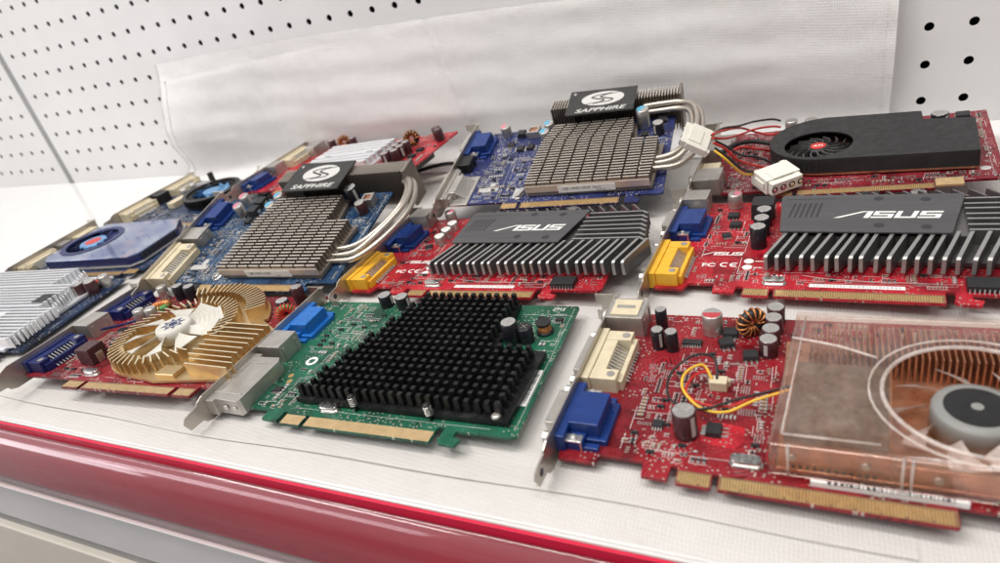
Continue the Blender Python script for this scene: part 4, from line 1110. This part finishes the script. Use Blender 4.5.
# loose black lead with white tip on the shelf, between the red slatted card and the blue card
ld = thing('cable_end','black cable end with a white tip lying behind the red slatted card','cable',(622,-70,0))
MB().tube([(-34,6,9),(-18,10,12),(0,14,13),(14,13,12)],1.8,8,0).build('black_lead',BLKW,ld)
MB().tube([(-30,-4,3),(-14,0,4),(2,8,4),(10,14,3)],2.0,8,0).build('white_lead',WHITEP,ld)

# ================================================================== shelf, back panels, price rail, sheets
def setting(o): o['kind'] = 'structure'; return o
WHITE = pbr('white_powder_coat', (.72,.72,.71), .13, 0, .03, .01, rv=.05, bmp=.015, bsc=2.5)
PANEL = pbr('white_panel_paint', (.7,.69,.685), .38, 0, .03, .012, rv=.05, bmp=.02, bsc=2)
GREYP = pbr('grey_upright_paint', (.3,.3,.3), .4, .2, .1, .02)
DARK = pbr('cavity_shade', (.02,.02,.02), .7, 0, .2, .02)  # dark colour standing in for unlit space behind holes and in slots
LOWER = pbr('warm_grey_panel', (.78,.77,.76), .45, 0, .03, .02)
CREAMP = pbr('cream_panel', (.8,.74,.65), .5, 0, .04, .01)
RED = pbr('red_insert_card', (.66,.008,.05), .4, 0, .06, .02)
# clear film over the insert
CLEAR = glassy('clear_price_channel', (1,.97,.98), .05, .01, 1.2, streak=(.02,1,1))
# non-woven sheet: fine ribs both ways and cloudy thickness
def sheetmat(name, tint, tr, crease=0):
    m = bpy.data.materials.new(name); m.use_nodes = True; nt = m.node_tree; nt.nodes.clear(); L = nt.links.new
    out = nt.nodes.new('ShaderNodeOutputMaterial'); co = objco(nt)
    cl = nz(nt, co, .02, 6, .65)
    fib = nt.nodes.new('ShaderNodeMapping'); fib.inputs['Scale'].default_value = (.12,1,1); L(co, fib.inputs['Vector'])
    fn = nz(nt, fib.outputs['Vector'], .8, 6, .75)
    col = mixc(nt, rng(nt, cl, .35,.7,0,1), tuple(x*.96 for x in tint), tint)
    w1 = nt.nodes.new('ShaderNodeTexWave'); w1.inputs['Scale'].default_value = .22; w1.inputs['Distortion'].default_value = 3.5; w1.inputs['Detail'].default_value = 2; L(co, w1.inputs['Vector'])
    w2 = nt.nodes.new('ShaderNodeTexWave'); w2.bands_direction = 'DIAGONAL'; w2.inputs['Scale'].default_value = .3; w2.inputs['Distortion'].default_value = 3; L(fib.outputs['Vector'], w2.inputs['Vector'])
    rib = mth(nt,'MULTIPLY',mth(nt,'MULTIPLY',w1.outputs['Fac'],w2.outputs['Fac']),rng(nt,nz(nt,co,.05,4),.35,.65,.1,1)); col = mixc(nt, mth(nt,'MULTIPLY',rib,.2), col, tuple(x*.82 for x in tint)); col = mixc(nt, rng(nt, nz(nt,co,.035,8,.8), .56,.72,0,.3), col, tuple(x*y for x,y in zip(tint,(.72,.66,.58)))); col = mixc(nt, rng(nt, fn, .35,.7,0,.35), col, tuple(x*.86 for x in tint))
    d = nt.nodes.new('ShaderNodeBsdfPrincipled'); L(col, d.inputs['Base Color']); d.inputs['Roughness'].default_value = .42; d.inputs['IOR'].default_value = 1.45
    rdg = mth(nt,'ABSOLUTE',mth(nt,'SUBTRACT',nz(nt, co, .022, 3),.5)); rdg = rng(nt, rdg, 0,.05,crease,0)
    h = mth(nt,'ADD', mth(nt,'ADD', mth(nt,'ADD',mth(nt,'MULTIPLY',w1.outputs['Fac'],.9),rdg), mth(nt,'MULTIPLY',w2.outputs['Fac'],.5)), mth(nt,'MULTIPLY',fn,.9))
    bp = nt.nodes.new('ShaderNodeBump'); bp.inputs['Strength'].default_value = .5; bp.inputs['Distance'].default_value = .25*MM; L(h, bp.inputs['Height']); L(bp.outputs[0], d.inputs['Normal'])
    t = nt.nodes.new('ShaderNodeBsdfTranslucent'); t.inputs['Color'].default_value = (*tint,1)
    x = nt.nodes.new('ShaderNodeMixShader'); x.inputs[0].default_value = .12; L(d.outputs[0], x.inputs[1]); L(t.outputs[0], x.inputs[2])
    tp = nt.nodes.new('ShaderNodeBsdfTransparent'); y = nt.nodes.new('ShaderNodeMixShader'); L(rng(nt, cl, .35,.7,tr*1.3,tr*.5), y.inputs[0]); L(x.outputs[0], y.inputs[1]); L(tp.outputs[0], y.inputs[2])
    L(y.outputs[0], out.inputs[0]); return m
SHEET = sheetmat('white_nonwoven_sheet', (.74,.715,.69), .1)
SHEETB = sheetmat('white_nonwoven_backdrop', (.9,.885,.875), .12, .7)

X0, X1 = -1400, 2300
b = MB(); b.box(X0,X1,-398.5,0,-30,-1.2,0); b.box(X0,X1,-400,-398.5,-60,-1.6,0)
setting(b.build('shelf', WHITE, None, .8))
b = MB(); b.box(X0,X1,-399.5,-390,-117,-60.1,0)
o = b.build('lower_fascia', LOWER, None, .5); tag(o,'pale grey panel running under the red price rail','panel')
b = MB(); b.box(X0,X1,-396,-388,-133,-117.1,0)
o = b.build('recessed_strip', GREYP, None); tag(o,'narrow dark grey recessed strip below the pale grey panel','strip')
b = MB(); b.box(X0,X1,-401,-390,-700,-133.1,0)
o = b.build('cream_panel', CREAMP, None, 1); tag(o,'cream coloured panel at the very bottom left below the grey strip','panel')
# price rail
rail = thing('price_rail','red price rail with a glossy clear cover along the shelf front edge','price rail',(500,-404,-30))
b = MB(); b.box(X0-500,X1-500,-.6+1,1.8,-26,30.6,0); b.build('red_insert',RED,rail,.2)
b = MB(); prof = [(-1,26.6),(-3.2,25.6),(-5.6,22),(-7.4,16),(-8.6,8),(-9.0,0),(-9.0,-8),(-8.3,-15),(-6.8,-21),(-4.6,-25.5),(-1.6,-28)]
prof = prof+[(y+.7,z) for y,z in reversed(prof)]
T = Matrix(((0,0,1,X0-500),(1,0,0,0),(0,1,0,0),(0,0,0,1)))
b.prism(prof,0,X1-X0,0,T,sm=True); b.build('clear_cover',CLEAR,rail)
b = MB(); b.box(X0-500,X1-500,-5.2,3.4,-30,-28.1,0); b.build('white_lower_lip',WHITE,rail,.4)
# perforated back panels, the holes really cut
def pegboard(lab, xs, pitch, x_lo, x_hi, z0, rows):
    b = MB(); r = 3.05; n = 12; pz = 25.7; zt = z0+pz*(rows-.5); zb = -20
    nx = len(xs)
    bx = [x_lo]+[(xs[i]+xs[i+1])/2 for i in range(nx-1)]+[x_hi]
    bz = [zb]+[z0+pz*(k+.5) for k in range(rows-1)]+[zt]
    for i,x in enumerate(xs):
        for k in range(rows):
            z = z0+pz*k; xa,xb,za,zb_ = bx[i],bx[i+1],bz[k],bz[k+1]
            vs = []; 
            for q in range(n):
                a = 2*math.pi*(q+.5)/n; vs.append((x+r*math.cos(a),0,z+r*math.sin(a)))
            for q in range(n):
                a = 2*math.pi*(q+.5)/n; vs.append((x+r*math.cos(a),1.2,z+r*math.sin(a)))
            c4 = [(xb,0,zb_),(xa,0,zb_),(xa,0,za),(xb,0,za)]; vs += c4
            fs = []
            for qd in range(4):     # corner qd covers three hole sides
                s0 = qd*3
                for q in range(s0,s0+2): fs.append((2*n+qd,(q)%n,(q+1)%n))
                fs.append((2*n+qd,(s0+2)%n,(s0+3)%n,2*n+(qd+1)%4))
            fs += [(q,(q+1)%n,n+(q+1)%n,n+q) for q in range(n)]
            # fix the first corner link
            b.add(vs,fs,0)
    # folded side edges
    b.box(x_lo,x_lo+.02,.05,9,zb,zt,0); b.box(x_hi-.02,x_hi,.05,9,zb,zt,0)
    o = b.build('perforated_panel',PANEL,None); tag(o,lab,'pegboard'); return o
pegboard('white perforated back panel at the far left of the grey upright',[-52-25.4*k for k in range(20)][::-1],25.4,-560,-31,20.6,14)
pegboard('long white perforated back panel behind the leaning white sheet',[25.0*k for k in range(38)],25,-19,962,16.75,14)
pegboard('white perforated back panel at the right above the blower card',[988.2+25.3*k for k in range(24)],25.3,964,1582,16.9,14)
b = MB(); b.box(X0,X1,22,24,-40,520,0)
o = b.build('inner_back_panel',DARK,None); tag(o,'inner panel coloured dark as the shade seen through the perforated panels','panel')
b = MB(); b.box(-31.5,-18.5,2.2,10,-20,520,0); 
for k in range(9): b.box(-22.5,-20.2,1.9,2.3,8+k*50,40+k*50,1)  # slot shade painted as dark strips on the post
o = b.build('slotted_upright',[GREYP,DARK],None,0); tag(o,'narrow grey slotted upright between the left two perforated panels','upright')
# white sheet lying on the shelf
rs = random.Random(3)
def smooth_noise(x,y,s):
    return (math.sin(x*.021*s+1.3)*math.cos(y*.027*s+.4)+math.sin(x*.043*s+y*.031*s)*.5+math.sin(y*.071*s-x*.013*s+2)*.3)/1.8
def lerp(t,x):
    if x <= t[0][0]: return t[0][1]
    for (a,b_),(c,d) in zip(t,t[1:]):
        if x <= c: return b_+(d-b_)*(x-a)/(c-a)
    return t[-1][1]
def grid(b, nu, nv, fn, th, mi=0):
    vs = [fn(i/nu,j/nv) for j in range(nv+1) for i in range(nu+1)]
    fs = [(j*(nu+1)+i,j*(nu+1)+i+1,(j+1)*(nu+1)+i+1,(j+1)*(nu+1)+i) for j in range(nv) for i in range(nu)]
    b.add(vs,fs,mi,True)
sh = MB()
grid(sh,140,80,lambda u,v:(lerp([(0,246),(1,255)],v)+u*(952-250), -384.5+1.6*math.sin(u*9)+.7*math.sin(u*31) + v*(384.5-38), (.75 if v==0 else (.5 if v < .02 else 0))-.35+.3*smooth_noise(u*700,v*350,1.2)-.25),.4)
o = sh.build('shelf_sheet',SHEET,None); tag(o,'thin white ribbed sheet spread flat on the shelf under most of the cards','sheet')
sh = MB()
grid(sh,160,4,lambda u,v:(330+u*1400, -397.5+v*26, (-.95 if v > .3 else -1.05)-.0+.18*smooth_noise(u*1500,v*20,2)+(.9*math.exp(-((v-.3)/.12)**2) if v<.8 else 0)),.4)
o = sh.build('lower_sheet',SHEET,None); tag(o,'wrinkled white underlay strip showing along the front edge above the red rail','sheet')
sh = MB()
grid(sh,90,60,lambda u,v:(949.5+u*640, -390+v*360, -.55+.3*smooth_noise(u*640+300,v*360,1.3)-.35),.4)
o = sh.build('shelf_sheet',SHEET,None); tag(o,'white sheet on the right end of the shelf, its edge under the clear covered card','sheet')
# white sheet propped up behind the cards
bk = MB()
TOP1 = [(200,112),(330,117),(430,121),(560,127),(612,131),(740,126),(985,122)]
TOP2 = [(200,131),(330,134),(470,134),(612,130),(985,118)]
def prop(u, v, T, off, x_lo, xr):
    # v 0 lies on the shelf, bends, then climbs
    xt = x_lo+u*(xr-x_lo); top = lerp(T,xt)
    s = v*(top+34)
    if s < 22: y,z = -42+s, -.1+off*.2
    elif s < 46:
        a = (s-22)/24*math.pi/2; y,z = -20+15*math.sin(a), 15*(1-math.cos(a))
    else: y,z = -5.0, 15+(s-46)*(top-15)/(top+34-46)
    h = max(0,min(1,(z-4)/40))
    dx_ = xt-(609+(126-z)*.28); fold = (7*math.exp(-abs(dx_)/5) if dx_ < 0 else 7*math.exp(-dx_/22))*h
    wav = (1.2*math.sin(xt*.018+z*.02)+.5*smooth_noise(xt,z*3,1.0)+.22*smooth_noise(xt*2.7,z*9,1.2)+.35*math.sin(z*.23+xt*.011))*h
    curl = -13*math.exp(-((xt-x_lo)/70)**2)*h*math.sin(min(1,z/120)*math.pi)
    lean = -5*h+5*max(0,(z-60)/70)
    x = xt+ (-22*(1-z/130)**2+6 if u < .001 else -22*(1-z/130)**2*(1-u)**8)
    return (x, min(-.9, y-fold*.8+wav+curl+lean-off), z)
grid(bk,200,44,lambda u,v:prop(u,v,TOP2,0,243,958),.3)
grid(bk,200,44,lambda u,v:prop(u,v,TOP1,2.2,255,968),.3)
o = bk.build('backdrop_sheet',SHEETB,None); tag(o,'creased translucent white sheet standing against the perforated panels behind the cards','sheet')

# ================================================================== light
def area(name, loc, target, sx, sy, power, col):
    l = bpy.data.lights.new(name,'AREA'); l.shape = 'RECTANGLE'; l.size = sx; l.size_y = sy; l.energy = power; l.color = col
    o = bpy.data.objects.new(name,l); COL.objects.link(o); o.location = loc
    o.rotation_euler = (Vector(target)-Vector(loc)).to_track_quat('-Z','Y').to_euler(); return o
area('ceiling_lamp', (-.1,-.95,1.75), (.45,-.2,0), 1.5, .22, 23, (1,.98,.95))
area('ceiling_lamp', (.75,-.15-.25,2.1), (.75,-.25,0), 1.8, .2, 27, (1,.96,.92))
area('ceiling_lamp', (1.9,-1.3,1.9), (.8,-.25,0), 1.4, .3, 9, (1,.94,.9))
area('rail_highlight_light', (-2.6,-2.9,.15), (.5,-.4,0), 1.3, 1.1, 26, (.97,.95,1))  # light added low at the left to give the rail its streak highlight
w = bpy.data.worlds.new('World'); SC.world = w; w.use_nodes = True
nt = w.node_tree; bg = nt.nodes['Background']
tc = nt.nodes.new('ShaderNodeTexCoord'); sp = nt.nodes.new('ShaderNodeSeparateXYZ'); nt.links.new(tc.outputs['Generated'], sp.inputs[0])
cr = nt.nodes.new('ShaderNodeValToRGB'); nt.links.new(rng(nt, sp.outputs['Z'], -1,1,0,1), cr.inputs[0])
e = cr.color_ramp.elements; e[0].position = .25; e[0].color = (.16,.14,.14,1); e[1].position = .85; e[1].color = (.85,.84,.84,1)
k = e.new(.5); k.color = (.5,.48,.47,1)
nt.links.new(cr.outputs[0], bg.inputs[0]); bg.inputs[1].default_value = .54
sd = rng(nt, sp.outputs['X'], -.85,-.1,2.3,.75); k2 = nt.nodes.new('ShaderNodeMix'); k2.data_type = 'RGBA'; k2.blend_type = 'MULTIPLY'; k2.inputs[0].default_value = 1; nt.links.new(cr.outputs[0],k2.inputs[6]); nt.links.new(sd,k2.inputs[7]); nt.links.new(k2.outputs[2],bg.inputs[0])

# ================================================================== camera (pose solved from the hole grid of the panels)
cam = bpy.data.cameras.new('camera'); co_ = bpy.data.objects.new('camera',cam); COL.objects.link(co_)
cam.sensor_width = 36; cam.lens = 36*636.77/1000
Rw = Matrix(((0.9031020620476401,0.3763960779772355,-0.20671878968457452),(0.02442159396273927,-0.525622196247673,-0.8503675044121171),(-0.4287309777396772,0.762920244386743,-0.48388268147481045)))
Rc = Matrix((Rw[0],-Rw[1],-Rw[2])).transposed()
co_.matrix_world = Matrix.Translation((.91394,-.53455,.19147)) @ Rc.to_4x4()
cam.clip_start = .01; cam.clip_end = 50
cam.dof.use_dof = True; cam.dof.focus_distance = .36; cam.dof.aperture_fstop = 10
SC.camera = co_
SC.view_settings.view_transform = 'Standard'; SC.view_settings.look = 'None'; SC.view_settings.exposure = 0; SC.view_settings.gamma = 1
SC.cycles.use_denoising = True
SC.cycles.max_bounces = 10; SC.cycles.transparent_max_bounces = 16
SC.cycles.sample_clamp_indirect = 6
